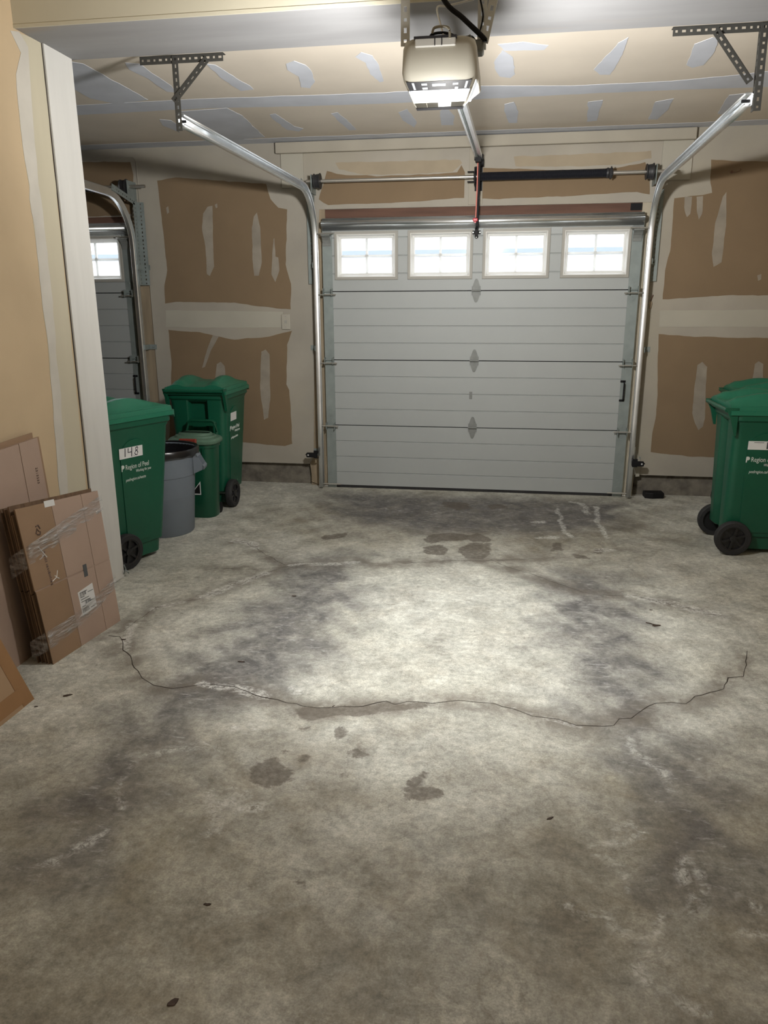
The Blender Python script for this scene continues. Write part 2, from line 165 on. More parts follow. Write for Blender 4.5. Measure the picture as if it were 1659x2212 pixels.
def special(name, base_rough, transp, col):
    m = bpy.data.materials.new(name); m.use_nodes = True; nt = m.node_tree
    out = nt.nodes['Material Output']; nt.nodes.remove(nt.nodes['Principled BSDF'])
    tr = nt.nodes.new('ShaderNodeBsdfTransparent'); tr.inputs[0].default_value = (*col, 1)
    gl = nt.nodes.new('ShaderNodeBsdfGlossy'); gl.inputs['Roughness'].default_value = base_rough
    mx = nt.nodes.new('ShaderNodeMixShader'); mx.inputs[0].default_value = transp
    nt.links.new(tr.outputs[0], mx.inputs[1]); nt.links.new(gl.outputs[0], mx.inputs[2]); nt.links.new(mx.outputs[0], out.inputs[0])
    MATS[name] = m; return m
special('glass', 0.05, 0.06, (0.97, 0.98, 0.99))
special('lens_clear', 0.12, 0.75, (0.9, 0.92, 0.95))
def film():
    m = bpy.data.materials.new('stretch_film'); m.use_nodes = True; nt = m.node_tree
    out = nt.nodes['Material Output']; nt.nodes.remove(nt.nodes['Principled BSDF'])
    tr = nt.nodes.new('ShaderNodeBsdfTransparent'); gl = nt.nodes.new('ShaderNodeBsdfGlossy'); gl.inputs['Roughness'].default_value = 0.22
    df = nt.nodes.new('ShaderNodeBsdfDiffuse'); df.inputs[0].default_value = (0.62, 0.60, 0.58, 1)
    n = nt.nodes.new('ShaderNodeTexNoise'); n.inputs['Scale'].default_value = 22; n.inputs['Detail'].default_value = 5
    tc = nt.nodes.new('ShaderNodeTexCoord'); mp = nt.nodes.new('ShaderNodeMapping'); mp.inputs['Scale'].default_value = (1, .7, 3)
    nt.links.new(tc.outputs['Object'], mp.inputs[0]); nt.links.new(mp.outputs[0], n.inputs['Vector'])
    r = nt.nodes.new('ShaderNodeMapRange'); r.inputs[1].default_value = 0.35; r.inputs[2].default_value = 0.75; r.inputs[3].default_value = 0.06; r.inputs[4].default_value = 0.75
    nt.links.new(n.outputs['Fac'], r.inputs[0])
    a = nt.nodes.new('ShaderNodeMixShader'); a.inputs[0].default_value = 0.45
    nt.links.new(df.outputs[0], a.inputs[1]); nt.links.new(gl.outputs[0], a.inputs[2])
    bp = nt.nodes.new('ShaderNodeBump'); bp.inputs['Strength'].default_value = 0.9; bp.inputs['Distance'].default_value = 0.03
    nt.links.new(n.outputs['Fac'], bp.inputs['Height']); nt.links.new(bp.outputs[0], gl.inputs['Normal']); nt.links.new(bp.outputs[0], df.inputs['Normal'])
    mx = nt.nodes.new('ShaderNodeMixShader'); nt.links.new(r.outputs[0], mx.inputs[0]); nt.links.new(tr.outputs[0], mx.inputs[1]); nt.links.new(a.outputs[0], mx.inputs[2])
    nt.links.new(mx.outputs[0], out.inputs[0]); MATS['stretch_film'] = m
film()

# concrete floor: colour from noise plus the wear and falloff masks stored on the mesh (dirt, stain, white bloom)
def floor_mat():
    m = bpy.data.materials.new('floor_concrete'); m.use_nodes = True; nt = m.node_tree; b = nt.nodes['Principled BSDF']
    L = nt.links.new
    tc = nt.nodes.new('ShaderNodeTexCoord')
    def noi(scale, det=8, rough=0.6, dist=0.0, sc=None):
        n = nt.nodes.new('ShaderNodeTexNoise'); n.inputs['Scale'].default_value = scale; n.inputs['Detail'].default_value = min(det, 6)
        n.inputs['Roughness'].default_value = rough; n.inputs['Distortion'].default_value = dist
        if sc:
            mp = nt.nodes.new('ShaderNodeMapping'); mp.inputs['Scale'].default_value = sc; L(tc.outputs['Object'], mp.inputs[0]); L(mp.outputs[0], n.inputs['Vector'])
        else: L(tc.outputs['Object'], n.inputs['Vector'])
        return n.outputs['Fac']
    def rng(x, a, c, lo=0.0, hi=1.0):
        r = nt.nodes.new('ShaderNodeMapRange'); r.inputs[1].default_value = a; r.inputs[2].default_value = c; r.inputs[3].default_value = lo; r.inputs[4].default_value = hi
        L(x, r.inputs[0]); return r.outputs[0]
    def mth(op, x, y):
        n = nt.nodes.new('ShaderNodeMath'); n.operation = op
        for i, v in enumerate((x, y)):
            if isinstance(v, (int, float)): n.inputs[i].default_value = v
            else: L(v, n.inputs[i])
        n.use_clamp = op != 'ADD'; return n.outputs[0]
    def mix(f, a, c, mode='MIX'):
        n = nt.nodes.new('ShaderNodeMix'); n.data_type = 'RGBA'; n.blend_type = mode
        for i, v in ((0, f), (6, a), (7, c)):
            if isinstance(v, tuple): n.inputs[i].default_value = (*v, 1)
            elif isinstance(v, (int, float)): n.inputs[i].default_value = v
            else: L(v, n.inputs[i])
        return n.outputs[2]
    def att(name):
        a = nt.nodes.new('ShaderNodeAttribute'); a.attribute_name = name; return a.outputs['Fac']
    c = mix(rng(noi(1.1, 5), 0.38, 0.64), (0.53, 0.535, 0.465), (0.65, 0.665, 0.61))
    c = mix(rng(noi(4.5, 9, 0.65), 0.46, 0.72, 0, 0.6), c, (0.285, 0.255, 0.195))
    c = mix(rng(noi(2.2, 6, 0.6, 0.5), 0.58, 0.78, 0, 0.55), c, (0.50, 0.485, 0.43))
    c = mix(rng(noi(22, 8, 0.75, 0.4), 0.50, 0.72, 0, 0.55), c, (0.21, 0.18, 0.135))
    c = mix(rng(noi(27, 8, 0.75, 0.5), 0.54, 0.74, 0, 0.4), c, (0.60, 0.59, 0.54))
    fine = noi(170, 4, 0.75)
    c = mix(0.40, c, mix(rng(fine, 0.34, 0.66), (0.14, 0.12, 0.09), (0.72, 0.70, 0.62)), 'MIX')
    # trodden-in brown dirt, plus painted light falloff towards the back of the garage
    gr = att('grime_shade'); gn = mth('MULTIPLY', gr, rng(noi(3.2, 8, 0.65, 0.4), 0.28, 0.62, 0.25, 1))
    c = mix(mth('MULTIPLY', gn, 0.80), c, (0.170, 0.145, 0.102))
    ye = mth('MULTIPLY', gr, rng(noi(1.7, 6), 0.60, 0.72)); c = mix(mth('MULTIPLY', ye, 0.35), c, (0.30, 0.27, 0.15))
    c = mix(mth('MULTIPLY', rng(noi(7.3, 9, 0.75, 0.8), 0.58, 0.70), 0.45), c, (0.19, 0.165, 0.125))
    # tyre dirt: grey film broken up by noise, with pale scuffs
    dirt = att('dirt'); dn = mth('MULTIPLY', dirt, rng(noi(7, 9, 0.72, 0.6), 0.26, 0.58, 0.40, 1))
    c = mix(mth('MULTIPLY', dn, 0.95), c, (0.112, 0.107, 0.105))
    scuff = mth('MULTIPLY', dirt, rng(noi(30, 7, 0.75, 0.5, (.5, 1.7, 1)), 0.55, 0.66))
    c = mix(mth('MULTIPLY', scuff, 0.55), c, (0.55, 0.55, 0.53))
    # mottling
    mo = rng(noi(5.5, 11, 0.78, 0.5), 0.36, 0.64, 0.74, 1.22); c = mix(1.0, c, mo, 'MULTIPLY')
    mo2 = rng(noi(38, 7, 0.75), 0.34, 0.66, 0.74, 1.24); c = mix(1.0, c, mo2, 'MULTIPLY')
    # stains
    st = att('stain'); sn = mth('MULTIPLY', rng(mth('ADD', st, rng(noi(13, 9, 0.75, 0.5), 0.25, 0.75, -0.55, 0.55)), 0.42, 0.70), rng(noi(40, 5, 0.7), 0.25, 0.6, 0.5, 1))
    c = mix(mth('MULTIPLY', sn, 0.84), c, (0.098, 0.080, 0.062))
    ha = att('halo'); c = mix(mth('MULTIPLY', mth('MULTIPLY', ha, rng(noi(8, 6), 0.30, 0.55)), 0.8), c, (0.135, 0.115, 0.092))
    # white bloom beside the cracks
    wb = att('bloom'); wn = mth('MULTIPLY', rng(mth('MULTIPLY', wb, rng(noi(11, 8, 0.7, 1.2, (1, 1.6, 1)), 0.36, 0.60)), 0.15, 0.7), rng(noi(60, 6, 0.75, 0.6), 0.40, 0.58))
    c = mix(mth('MULTIPLY', wn, 0.75), c, (0.74, 0.74, 0.70))
    L(c, b.inputs['Base Color'])
    L(rng(noi(6, 6), 0.3, 0.7, 0.55, 0.8), b.inputs['Roughness']); b.inputs['Specular IOR Level'].default_value = 0.3
    bp = nt.nodes.new('ShaderNodeBump'); bp.inputs['Strength'].default_value = 0.25; bp.inputs['Distance'].default_value = 0.006
    L(noi(55, 6, 0.7), bp.inputs['Height']); L(bp.outputs[0], b.inputs['Normal'])
    MATS['floor_concrete'] = m
floor_mat()
for mn_, fac_ in (('window_white', 0.10), ('muntin_white', 0.50)):
    nt = MATS[mn_].node_tree; pb = nt.nodes['Principled BSDF']; tl_ = nt.nodes.new('ShaderNodeBsdfTranslucent'); tl_.inputs[0].default_value = (0.85, 0.85, 0.82, 1)
    mx_ = nt.nodes.new('ShaderNodeMixShader'); mx_.inputs[0].default_value = fac_; nt.links.new(pb.outputs[0], mx_.inputs[1]); nt.links.new(tl_.outputs[0], mx_.inputs[2]); nt.links.new(mx_.outputs[0], nt.nodes['Material Output'].inputs[0])

# ------------------------------------------------------------------ helpers
def link(name, bm, m, parent=None, smooth=False, loc=None):
    me = bpy.data.meshes.new(name); bmesh.ops.recalc_face_normals(bm, faces=bm.faces[:]); bm.to_mesh(me); bm.free()
    o = bpy.data.objects.new(name, me); COL.objects.link(o)
    if isinstance(m, str): m = [m]
    for x in m: me.materials.append(MATS[x])
    if smooth:
        for p in me.polygons: p.use_smooth = True
        me.set_sharp_from_angle(angle=math.radians(38))
    if parent: o.parent = parent
    if loc: o.location = loc
    return o
def thing(name, label=None, cat=None, loc=(0, 0, 0), rz=0.0, group=None, kind=None):
    o = bpy.data.objects.new(name, None); COL.objects.link(o); o.location = loc; o.rotation_euler = (0, 0, rz); o.empty_display_size = 0.1
    return tag(o, label, cat, group, kind)
def tag(o, label=None, cat=None, group=None, kind=None):
    if label: o['label'] = label
    if cat: o['category'] = cat
    if group: o['group'] = group
    if kind: o['kind'] = kind
    return o
def kids(o): return [c for c in list(bpy.data.objects) if c.parent == o]
def copy_tree(o, parent=None):
    c = o.copy(); COL.objects.link(c); c.parent = parent
    for k in kids(o): copy_tree(k, c)
    return c
def box(bm, lo, hi, mi=0):
    x0, y0, z0 = lo; x1, y1, z1 = hi
    v = [bm.verts.new(p) for p in ((x0, y0, z0), (x1, y0, z0), (x1, y1, z0), (x0, y1, z0), (x0, y0, z1), (x1, y0, z1), (x1, y1, z1), (x0, y1, z1))]
    for f in ((0, 3, 2, 1), (4, 5, 6, 7), (0, 1, 5, 4), (1, 2, 6, 5), (2, 3, 7, 6), (3, 0, 4, 7)):
        bm.faces.new([v[i] for i in f]).material_index = mi
    return v
def bevel(bm, r, seg=1):
    bmesh.ops.bevel(bm, geom=bm.edges[:], offset=r, segments=seg, profile=0.6, affect='EDGES')
def obox(bm, frame, lo, hi, mi=0):
    for q in box(bm, lo, hi, mi): q.co = frame @ q.co
def frame(o, x, y, z):
    x, y, z = (Vector(a).normalized() for a in (x, y, z))
    return Matrix(((x.x, y.x, z.x, o[0]), (x.y, y.y, z.y, o[1]), (x.z, y.z, z.z, o[2]), (0, 0, 0, 1)))
def loft(bm, rings, cap0=True, cap1=True, mi=0, closed=True):
    vs = [[bm.verts.new(p) for p in r] for r in rings]
    n = len(vs[0])
    for a, b in zip(vs, vs[1:]):
        for i in range(n if closed else n - 1):
            j = (i + 1) % n
            bm.faces.new((a[i], a[j], b[j], b[i])).material_index = mi
    if cap0: bm.faces.new(vs[0][::-1]).material_index = mi
    if cap1: bm.faces.new(vs[-1]).material_index = mi
    return vs
def tube(bm, pts, r, n=8, mi=0, cap=True):
    pts = [Vector(p) for p in pts]; rings = []
    for i, p in enumerate(pts):
        d = (pts[min(i + 1, len(pts) - 1)] - pts[max(i - 1, 0)]).normalized()
        a = d.cross(Vector((0, 0, 1))) if abs(d.z) < 0.95 else d.cross(Vector((0, 1, 0)))
        a.normalize(); b = d.cross(a)
        rr = r[i] if isinstance(r, (list, tuple)) else r
        rings.append([p + a * rr * math.cos(t) + b * rr * math.sin(t) for t in (2 * math.pi * k / n for k in range(n))])
    loft(bm, rings, cap, cap, mi)
def lathe(bm, prof, o=(0, 0, 0), axis='Z', n=32, mi=0, cap0=False, cap1=False):
    rings = []
    for r, h in prof:
        ring = []
        for k in range(n):
            t = 2 * math.pi * k / n; c, s = r * math.cos(t), r * math.sin(t)
            p = {'Z': (c, s, h), 'X': (h, c, s), 'Y': (c, h, s)}[axis]
            ring.append(Vector(o) + Vector(p))
        rings.append(ring)
    loft(bm, rings, cap0, cap1, mi)
def prism(bm, poly, fn, d0, d1, mi=0):
    """2-D outline -> slab; fn(u, v, d) gives the 3-D point at depth d."""
    a = [bm.verts.new(fn(u, v, d0)) for u, v in poly]; b = [bm.verts.new(fn(u, v, d1)) for u, v in poly]
    n = len(poly)
    fa = bm.faces.new(a[::-1]); fb = bm.faces.new(b); fa.material_index = fb.material_index = mi
    for i in range(n):
        j = (i + 1) % n; bm.faces.new((a[i], a[j], b[j], b[i])).material_index = mi
    bm.normal_update()
    bmesh.ops.triangulate(bm, faces=[fa, fb], ngon_method='EAR_CLIP')
def rough_outline(poly, step=0.035, amp=0.005, seed=0):
    out = []; n = len(poly)
    for i in range(n):
        a = Vector(poly[i]); b = Vector(poly[(i + 1) % n]); L = (b - a).length; k = max(1, min(40, int(L / step)))
        nrm = Vector((-(b - a).y, (b - a).x)); nrm = nrm / (nrm.length + 1e-9)
        for s in range(k):
            p = a + (b - a) * (s / k)
            q = noise.noise(Vector((p.x * 9 + seed, p.y * 9, seed * 1.7))) + 0.6 * noise.noise(Vector((p.x * 31, p.y * 31 + seed, 3.1)))
            out.append(tuple(p + nrm * q * amp * (0.4 if s == 0 else 1)))
    return out
def patch(name, poly, fn, d0, d1, m, parent, step=0.035, amp=0.005, seed=0):
    bm = bmesh.new(); prism(bm, rough_outline(poly, step, amp, seed), fn, d0, d1)
    return link(name, bm, m, parent)
def text(body, size, fr, m, parent, name='lettering', sx=1.0, shear=0.0, depth=0.0006, align='LEFT', spacing=1.0):
    cu = bpy.data.curves.new(name, 'FONT'); cu.body = body; cu.size = size; cu.extrude = depth; cu.shear = shear; cu.align_x = align; cu.space_character = spacing
    cu.resolution_u = 3
    t = bpy.data.objects.new(name, cu); COL.objects.link(t)
    me = bpy.data.meshes.new_from_object(t.evaluated_get(bpy.context.evaluated_depsgraph_get())); bpy.data.objects.remove(t); bpy.data.curves.remove(cu)
    me.name = name; o = bpy.data.objects.new(name, me); COL.objects.link(o); me.materials.clear(); me.materials.append(MATS[m])
    o.parent = parent; o.matrix_local = fr @ Matrix.Diagonal((sx, 1, 1, 1)); return o
def perforated(bm, frame_, L, wd, pitch=0.030, hole=0.010, hl=0.016, n=None):
    """flat strip along local x, width along local y, with a row of real slots"""
    n = n or max(1, round(L / pitch)); p = L / n
    for i in range(n):
        x0, x1 = i * p, (i + 1) * p; cx = (x0 + x1) / 2; a = (hl if i % 2 else hole) / 2; h = hole / 2; c = wd / 2
        o = [(x0, 0), (x1, 0), (x1, wd), (x0, wd)]
        q = [(cx - a, c - h), (cx + a, c - h), (cx + a, c + h), (cx - a, c + h)]
        vo = [bm.verts.new(frame_ @ Vector((u, v, 0))) for u, v in o]; vi = [bm.verts.new(frame_ @ Vector((u, v, 0))) for u, v in q]
        for k in range(4):
            j = (k + 1) % 4; bm.faces.new((vo[k], vo[j], vi[j], vi[k]))
def solid(o, t):
    md = o.modifiers.new('thickness', 'SOLIDIFY'); md.thickness = t; md.offset = 0; return o
def angle_iron(name, p0, p1, ydir, zdir, wd, m, parent, pitch=0.030, flat=False):
    """perforated L-section from p0 to p1"""
    p0, p1 = Vector(p0), Vector(p1); L = (p1 - p0).length; x = (p1 - p0).normalized(); y = Vector(ydir); y = (y - x * y.dot(x)).normalized(); z = Vector(zdir); z = (z - x * z.dot(x) - y * z.dot(y)).normalized()
    bm = bmesh.new(); perforated(bm, frame(p0, x, y, z), L, wd, pitch)
    if not flat: perforated(bm, frame(p0, x, z, y), L, wd, pitch)
    bmesh.ops.remove_doubles(bm, verts=bm.verts[:], dist=1e-5)
    me = bpy.data.meshes.new(name); bm.to_mesh(me); bm.free(); o = bpy.data.objects.new(name, me); COL.objects.link(o); me.materials.append(MATS[m]); o.parent = parent
    return solid(o, 0.003)

# ------------------------------------------------------------------ the setting
def back(u, v, d): return Vector((u, 0.05 - d, v))
def ceil(u, v, d): return Vector((u, v, 2.705 - d))
def left(u, v, d): return Vector((-0.682 + d, u, v))

# floor, finely divided where it is seen so that the wear and painted falloff can be stored on it
def seg_dist(PX, PY, line, closed=False):
    pts = list(line) + ([line[0]] if closed else []); d = np.full(PX.shape, 1e9)
    for (ax, ay), (bx, by) in zip(pts, pts[1:]):
        vx, vy = bx - ax, by - ay; L2 = vx * vx + vy * vy + 1e-12
        t = np.clip(((PX - ax) * vx + (PY - ay) * vy) / L2, 0, 1)
        d = np.minimum(d, np.hypot(PX - ax - t * vx, PY - ay - t * vy))
    return d
def inside(PX, PY, poly):
    r = np.zeros(PX.shape, bool); n = len(poly)
    for i in range(n):
        x0, y0 = poly[i]; x1, y1 = poly[(i + 1) % n]
        if y0 == y1: continue
        c = ((y0 > PY) != (y1 > PY)) & (PX < (x1 - x0) * (PY - y0) / (y1 - y0) + x0); r ^= c
    return r
def sdf(PX, PY, poly):
    d = seg_dist(PX, PY, poly, True); return np.where(inside(PX, PY, poly), d, -d)
xs = np.concatenate([[-4.95, -3, -1.8], np.arange(-1.2, 3.5, 0.0165), [3.7, 4.1]])
ys = np.concatenate([[-8.75, -7, -6], np.arange(-5.2, 0.12, 0.0165), [0.3, 0.6]])
GX, GY = np.meshgrid(xs, ys); nx, ny = len(xs), len(ys)
co = np.stack([GX.ravel(), GY.ravel(), np.zeros(nx * ny)], -1)
ii, jj = np.meshgrid(np.arange(nx - 1), np.arange(ny - 1)); b0 = (jj * nx + ii).ravel()
faces = np.stack([b0, b0 + 1, b0 + nx + 1, b0 + nx], -1)
me = bpy.data.meshes.new('floor')
me.vertices.add(len(co)); me.vertices.foreach_set('co', co.ravel())
me.loops.add(faces.size); me.loops.foreach_set('vertex_index', faces.ravel().astype(np.int32))
me.polygons.add(len(faces)); me.polygons.foreach_set('loop_start', np.arange(0, faces.size, 4, dtype=np.int32)); me.polygons.foreach_set('loop_total', np.full(len(faces), 4, np.int32))
me.update(calc_edges=True)
PX, PY = co[:, 0], co[:, 1]
wob = 0.03 * np.sin(PX * 13.1 + 2 * np.sin(PY * 9.7)) + 0.022 * np.sin(PY * 23.3 + 1.7 * np.sin(PX * 17.9)) + 0.012 * np.sin(PX * 47 + PY * 31)
QX, QY = PX + wob * 0.5, PY + 0.5 * (0.03 * np.sin(PX * 19.0 + PY * 7) + 0.02 * np.sin(PY * 37 - PX * 11))
dirt = np.zeros(len(co)); stain = np.zeros(len(co)); bloom = np.zeros(len(co)); halo = np.zeros(len(co))
for p in DIRT: dirt = np.maximum(dirt, np.clip(0.5 + sdf(PX + wob * 2, PY, p) / 0.28, 0, 1))
for p in STAINS: stain = np.maximum(stain, np.clip(0.5 + sdf(QX * .7 + PX * .3, QY * .7 + PY * .3, p) / 0.04, 0, 1))
for l, wd in WHITE_LINES:
    k_ = 0.66 if l[0][1] < -3.45 else 1.4
    bloom = np.maximum(bloom, k_ * np.clip(1.25 - seg_dist(QX * .6 + PX * .4, QY * .6 + PY * .4, l) / (wd * (0.8 if k_ < .5 else 1.0)), 0, 1))
for l in CRACKS: halo = np.maximum(halo, np.clip(1 - seg_dist(QX, QY, l) / 0.12, 0, 1))
grime_shade = np.zeros(len(co))
for p in GRIME_SHADE: grime_shade = np.maximum(grime_shade, np.clip(0.5 + sdf(PX + wob * 4, PY + wob * 3, p) / 0.7, 0, 1))
for nm, a in (('dirt', dirt), ('stain', stain), ('bloom', bloom), ('halo', halo), ('grime_shade', grime_shade)):
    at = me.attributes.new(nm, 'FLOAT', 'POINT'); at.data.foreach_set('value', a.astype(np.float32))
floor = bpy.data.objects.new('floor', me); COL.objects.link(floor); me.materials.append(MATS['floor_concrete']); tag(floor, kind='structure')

def jag(line, step=0.035, amp=0.012, seed=0):
    out = []
    for (ax, ay), (bx, by) in zip(line, line[1:]):
        L = math.hypot(bx - ax, by - ay); k = max(1, int(L / step))
        for s in range(k):
            t = s / k; x, y = ax + (bx - ax) * t, ay + (by - ay) * t
            out.append((x + amp * noise.noise(Vector((x * 20, y * 20, seed))), y + amp * noise.noise(Vector((x * 20, y * 20, seed + 9.1)))))
    out.append(line[-1]); return out
for ci, (l, wd) in enumerate(zip(CRACKS, (0.0028, 0.0018, 0.0016, 0.0020, 0.0014))):
    bm = bmesh.new(); pts = jag(l, seed=ci); prev = None
    for i, (x, y) in enumerate(pts):
        a, b = pts[max(i - 1, 0)], pts[min(i + 1, len(pts) - 1)]; t = Vector((b[0] - a[0], b[1] - a[1])).normalized()
        h = wd * (0.45 + 0.9 * abs(noise.noise(Vector((x * 7, y * 7, ci))))); n = Vector((-t.y, t.x))
        cur = (bm.verts.new((x + n.x * h, y + n.y * h, 0.0006)), bm.verts.new((x - n.x * h, y - n.y * h, 0.0006)))
        if prev: bm.faces.new((prev[0], prev[1], cur[1], cur[0]))
        prev = cur
    link('floor_crack', bm, 'crack_dark', floor)

# ceilings and the dropped beam between them
bm = bmesh.new(); box(bm, (-4.95, -2.29, 2.705), (4.1, 0.25, 2.86))
ceiling = tag(link('ceiling', bm, 'ceiling_tan'), kind='structure')
for i, p in enumerate(CEIL_MUD): patch('joint_compound', p, ceil, 0, 0.0014 + 0.0002 * (i % 3), 'ceiling_mud', ceiling, 0.04, 0.008, i)
patch('joint_compound', [(-4.9, -0.10), (-2.0, -0.13), (0.0, -0.12), (2.0, -0.10), (4.0, -0.12), (4.0, 0.05), (-4.9, 0.05)], ceil, 0, 0.0012, 'ceiling_mud', ceiling, 0.08, 0.015, 77)
bm = bmesh.new(); box(bm, (-4.95, -8.75, 2.97), (4.1, -2.72, 3.10)); tag(link('ceiling', bm, 'ceiling_tan'), kind='structure')
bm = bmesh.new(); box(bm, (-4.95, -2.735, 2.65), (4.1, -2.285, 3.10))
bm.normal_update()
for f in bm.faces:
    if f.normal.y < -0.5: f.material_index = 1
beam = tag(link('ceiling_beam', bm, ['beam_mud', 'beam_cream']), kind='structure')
bm = bmesh.new(); box(bm, (-0.82, -2.737, 2.6485), (4.1, -2.730, 2.662)); link('corner_bead', bm, 'beam_cream', beam)
# side and rear walls
bm = bmesh.new(); box(bm, (-0.82, -8.75, 0), (-0.682, -2.735, 2.97)); box(bm, (-0.82, -2.735, 0), (-0.682, -2.303, 2.65))
wall_left = tag(link('wall_left', bm, 'left_tan'), kind='structure')
for i, p in enumerate(LEFT_MUD):
    patch('joint_compound', p, left, 0, 0.0012, 'left_mud', wall_left, 0.05, 0.006, i)
patch('joint_compound', LEFT_GREY[0], left, 0, 0.0018, 'left_grey', wall_left, 0.05, 0.012, 3)
patch('joint_compound', [(-3.95, 0.0), (-3.80, 0.0), (-3.78, 1.2), (-3.82, 2.9), (-3.95, 2.9)], left, 0, 0.0012, 'left_grey', wall_left, 0.06, 0.012, 5)
patch('corner_board', [(-2.56, 0.012), (-2.302, 0.0), (-2.299, 2.65), (-2.532, 2.65)], left, 0, 0.010, 'column_white', wall_left, 0.12, 0.0015, 6)
bm = bmesh.new(); prism(bm, [(-2.566, 0.012), (-2.559, 0.012), (-2.531, 2.65), (-2.538, 2.65)], left, 0, 0.0030); link('joint_line', bm, 'crack_dark', wall_left)
bm = bmesh.new(); tube(bm, [(-0.668, -2.300, 0.07), (-0.660, -2.297, 0.035), (-0.645, -2.300, 0.02), (-0.640, -2.312, 0.035), (-0.655, -2.318, 0.045), (-0.668, -2.31, 0.02)], 0.0035, 6); link('corner_bead', bm, 'galvanized_dull', wall_left)
for nm, lo, hi in (('wall_right', (3.95, -8.75, 0), (4.1, 0.2, 2.97)), ('wall_far_left', (-4.95, -8.75, 0), (-4.80, 0.2, 2.97)), ('wall_rear', (-4.95, -8.75, 0), (4.1, -8.60, 2.97))):
    bm = bmesh.new(); box(bm, lo, hi); tag(link(nm, bm, 'left_tan'), kind='structure')

# the wall with the two garage doors
OFF = -4.02
bm = bmesh.new()
for poly in ([(-1.49, 0.185), (-0.135, 0.185), (-0.095, 1.35), (-0.03, 2.218), (-0.03, 2.75), (-1.49, 2.75)],
             [(2.50, 0.172), (3.95, 0.172), (3.95, 2.75), (2.50, 2.75)],
             [(-0.03, 2.218), (2.50, 2.216), (2.50, 2.75), (-0.03, 2.75)],
             [(-4.10, 2.20), (-1.49, 2.20), (-1.49, 2.75), (-4.10, 2.75)], [(-4.95, 0.18), (-4.10, 0.18), (-4.10, 2.75), (-4.95, 2.75)]):
    prism(bm, poly, lambda u, v, d: Vector((u, d, v)), 0.05, 0.19)
wall_back = tag(link('wall_back', bm, 'wall_mud'), kind='structure')
for i, p in enumerate(TAN_BACK): patch('drywall_panel', p, back, 0, 0.0012, 'wall_tan', wall_back, 0.035, 0.006, i)
for i, p in enumerate(TAN_UP): patch('drywall_panel', p, back, 0, 0.0009, 'wall_tan_faded', wall_back, 0.035, 0.008, 20 + i)
for i, p in enumerate(STRIP_BACK): patch('joint_compound', p, back, 0, 0.0024, 'wall_strip', wall_back, 0.02, 0.004, 30 + i)
for i, p in enumerate(PALE_BACK): patch('joint_compound', p, back, 0, 0.0020, 'wall_pale', wall_back, 0.05, 0.003, 50 + i)
bm = bmesh.new(); tube(bm, [(-2.3, 0.046, 2.63), (-1.9, 0.046, 2.625), (-1.65, 0.046, 2.64), (-1.535, 0.046, 2.635), (-1.515, 0.046, 2.60), (-1.515, 0.046, 2.15)], 0.004, 6); link('corner_bead', bm, 'wall_mud', wall_back)
# wood and concrete around the openings
def bar(name, lo, hi, m, k='structure', b=0.0):
    bm = bmesh.new(); box(bm, lo, hi)
    if b: bevel(bm, b)
    o = link(name, bm, m); return tag(o, kind=k)
bar('trim_1', (-0.16, 0.060, 0.0), (0.012, 0.19, 2.218), 'jamb_wood')
bar('trim_2', (2.408, 0.060, 0.0), (2.51, 0.19, 2.216), 'jamb_cream')
bar('trim_3', (0.012, 0.075, 2.12), (2.408, 0.19, 2.218), 'lintel_wood')
bar('trim_4', (-0.355, 0.005, 2.622), (2.73, 0.05, 2.699), 'header_paint', b=0.004)
bar('trim_5', (-0.323, 0.036, 2.378), (-0.145, 0.05, 2.622), 'wall_pale', b=0.002)
bar('trim_6', (2.512, 0.036, 2.360), (2.722, 0.05, 2.622), 'wall_pale', b=0.002)
bar('trim_7', (1.13, 0.040, 2.225), (1.235, 0.05, 2.615), 'header_paint', b=0.002)
bar('trim_8', (OFF + 2.40, 0.060, 0.0), (-1.48, 0.19, 2.20), 'jamb_wood')
bar('trim_9', (OFF - 0.1, 0.060, 0.0), (OFF + 0.012, 0.19, 2.20), 'jamb_wood')
bar('trim_10', (OFF, 0.075, 2.12), (OFF + 2.41, 0.19, 2.21), 'lintel_wood')
bar('trim_11', (2.325, 0.066, 2.165), (2.405, 0.072, 2.213), 'plastic_black')
bm = bmesh.new(); prism(bm, rough_outline([(-0.165, 0.19), (-0.155, 0.03), (-0.10, 0.012), (-0.025, 0.012), (-0.022, 0.25), (-0.13, 0.25)], 0.03, 0.012, 2), lambda u, v, d: Vector((u, d, v)), 0.045, 0.062)
tag(link('trim_12', bm, 'jamb_wood'), kind='structure')
bm = bmesh.new(); prism(bm, rough_outline([(2.50, 0.40), (2.545, 0.30), (2.55, 0.165), (2.52, 0.16), (2.50, 0.24)], 0.03, 0.008, 4), lambda u, v, d: Vector((u, d, v)), 0.028, 0.05)
tag(link('trim_13', bm, 'wall_pale'), kind='structure')
for n_, x0, x1 in ((1, -1.49, -0.16), (2, 2.51, 3.95), (3, -4.8, -4.10)):
    bm = bmesh.new(); box(bm, (x0, 0.105, 0), (x1, 0.25, 0.19)); tag(link('baseboard_%d' % n_, bm, 'curb_concrete'), kind='structure')

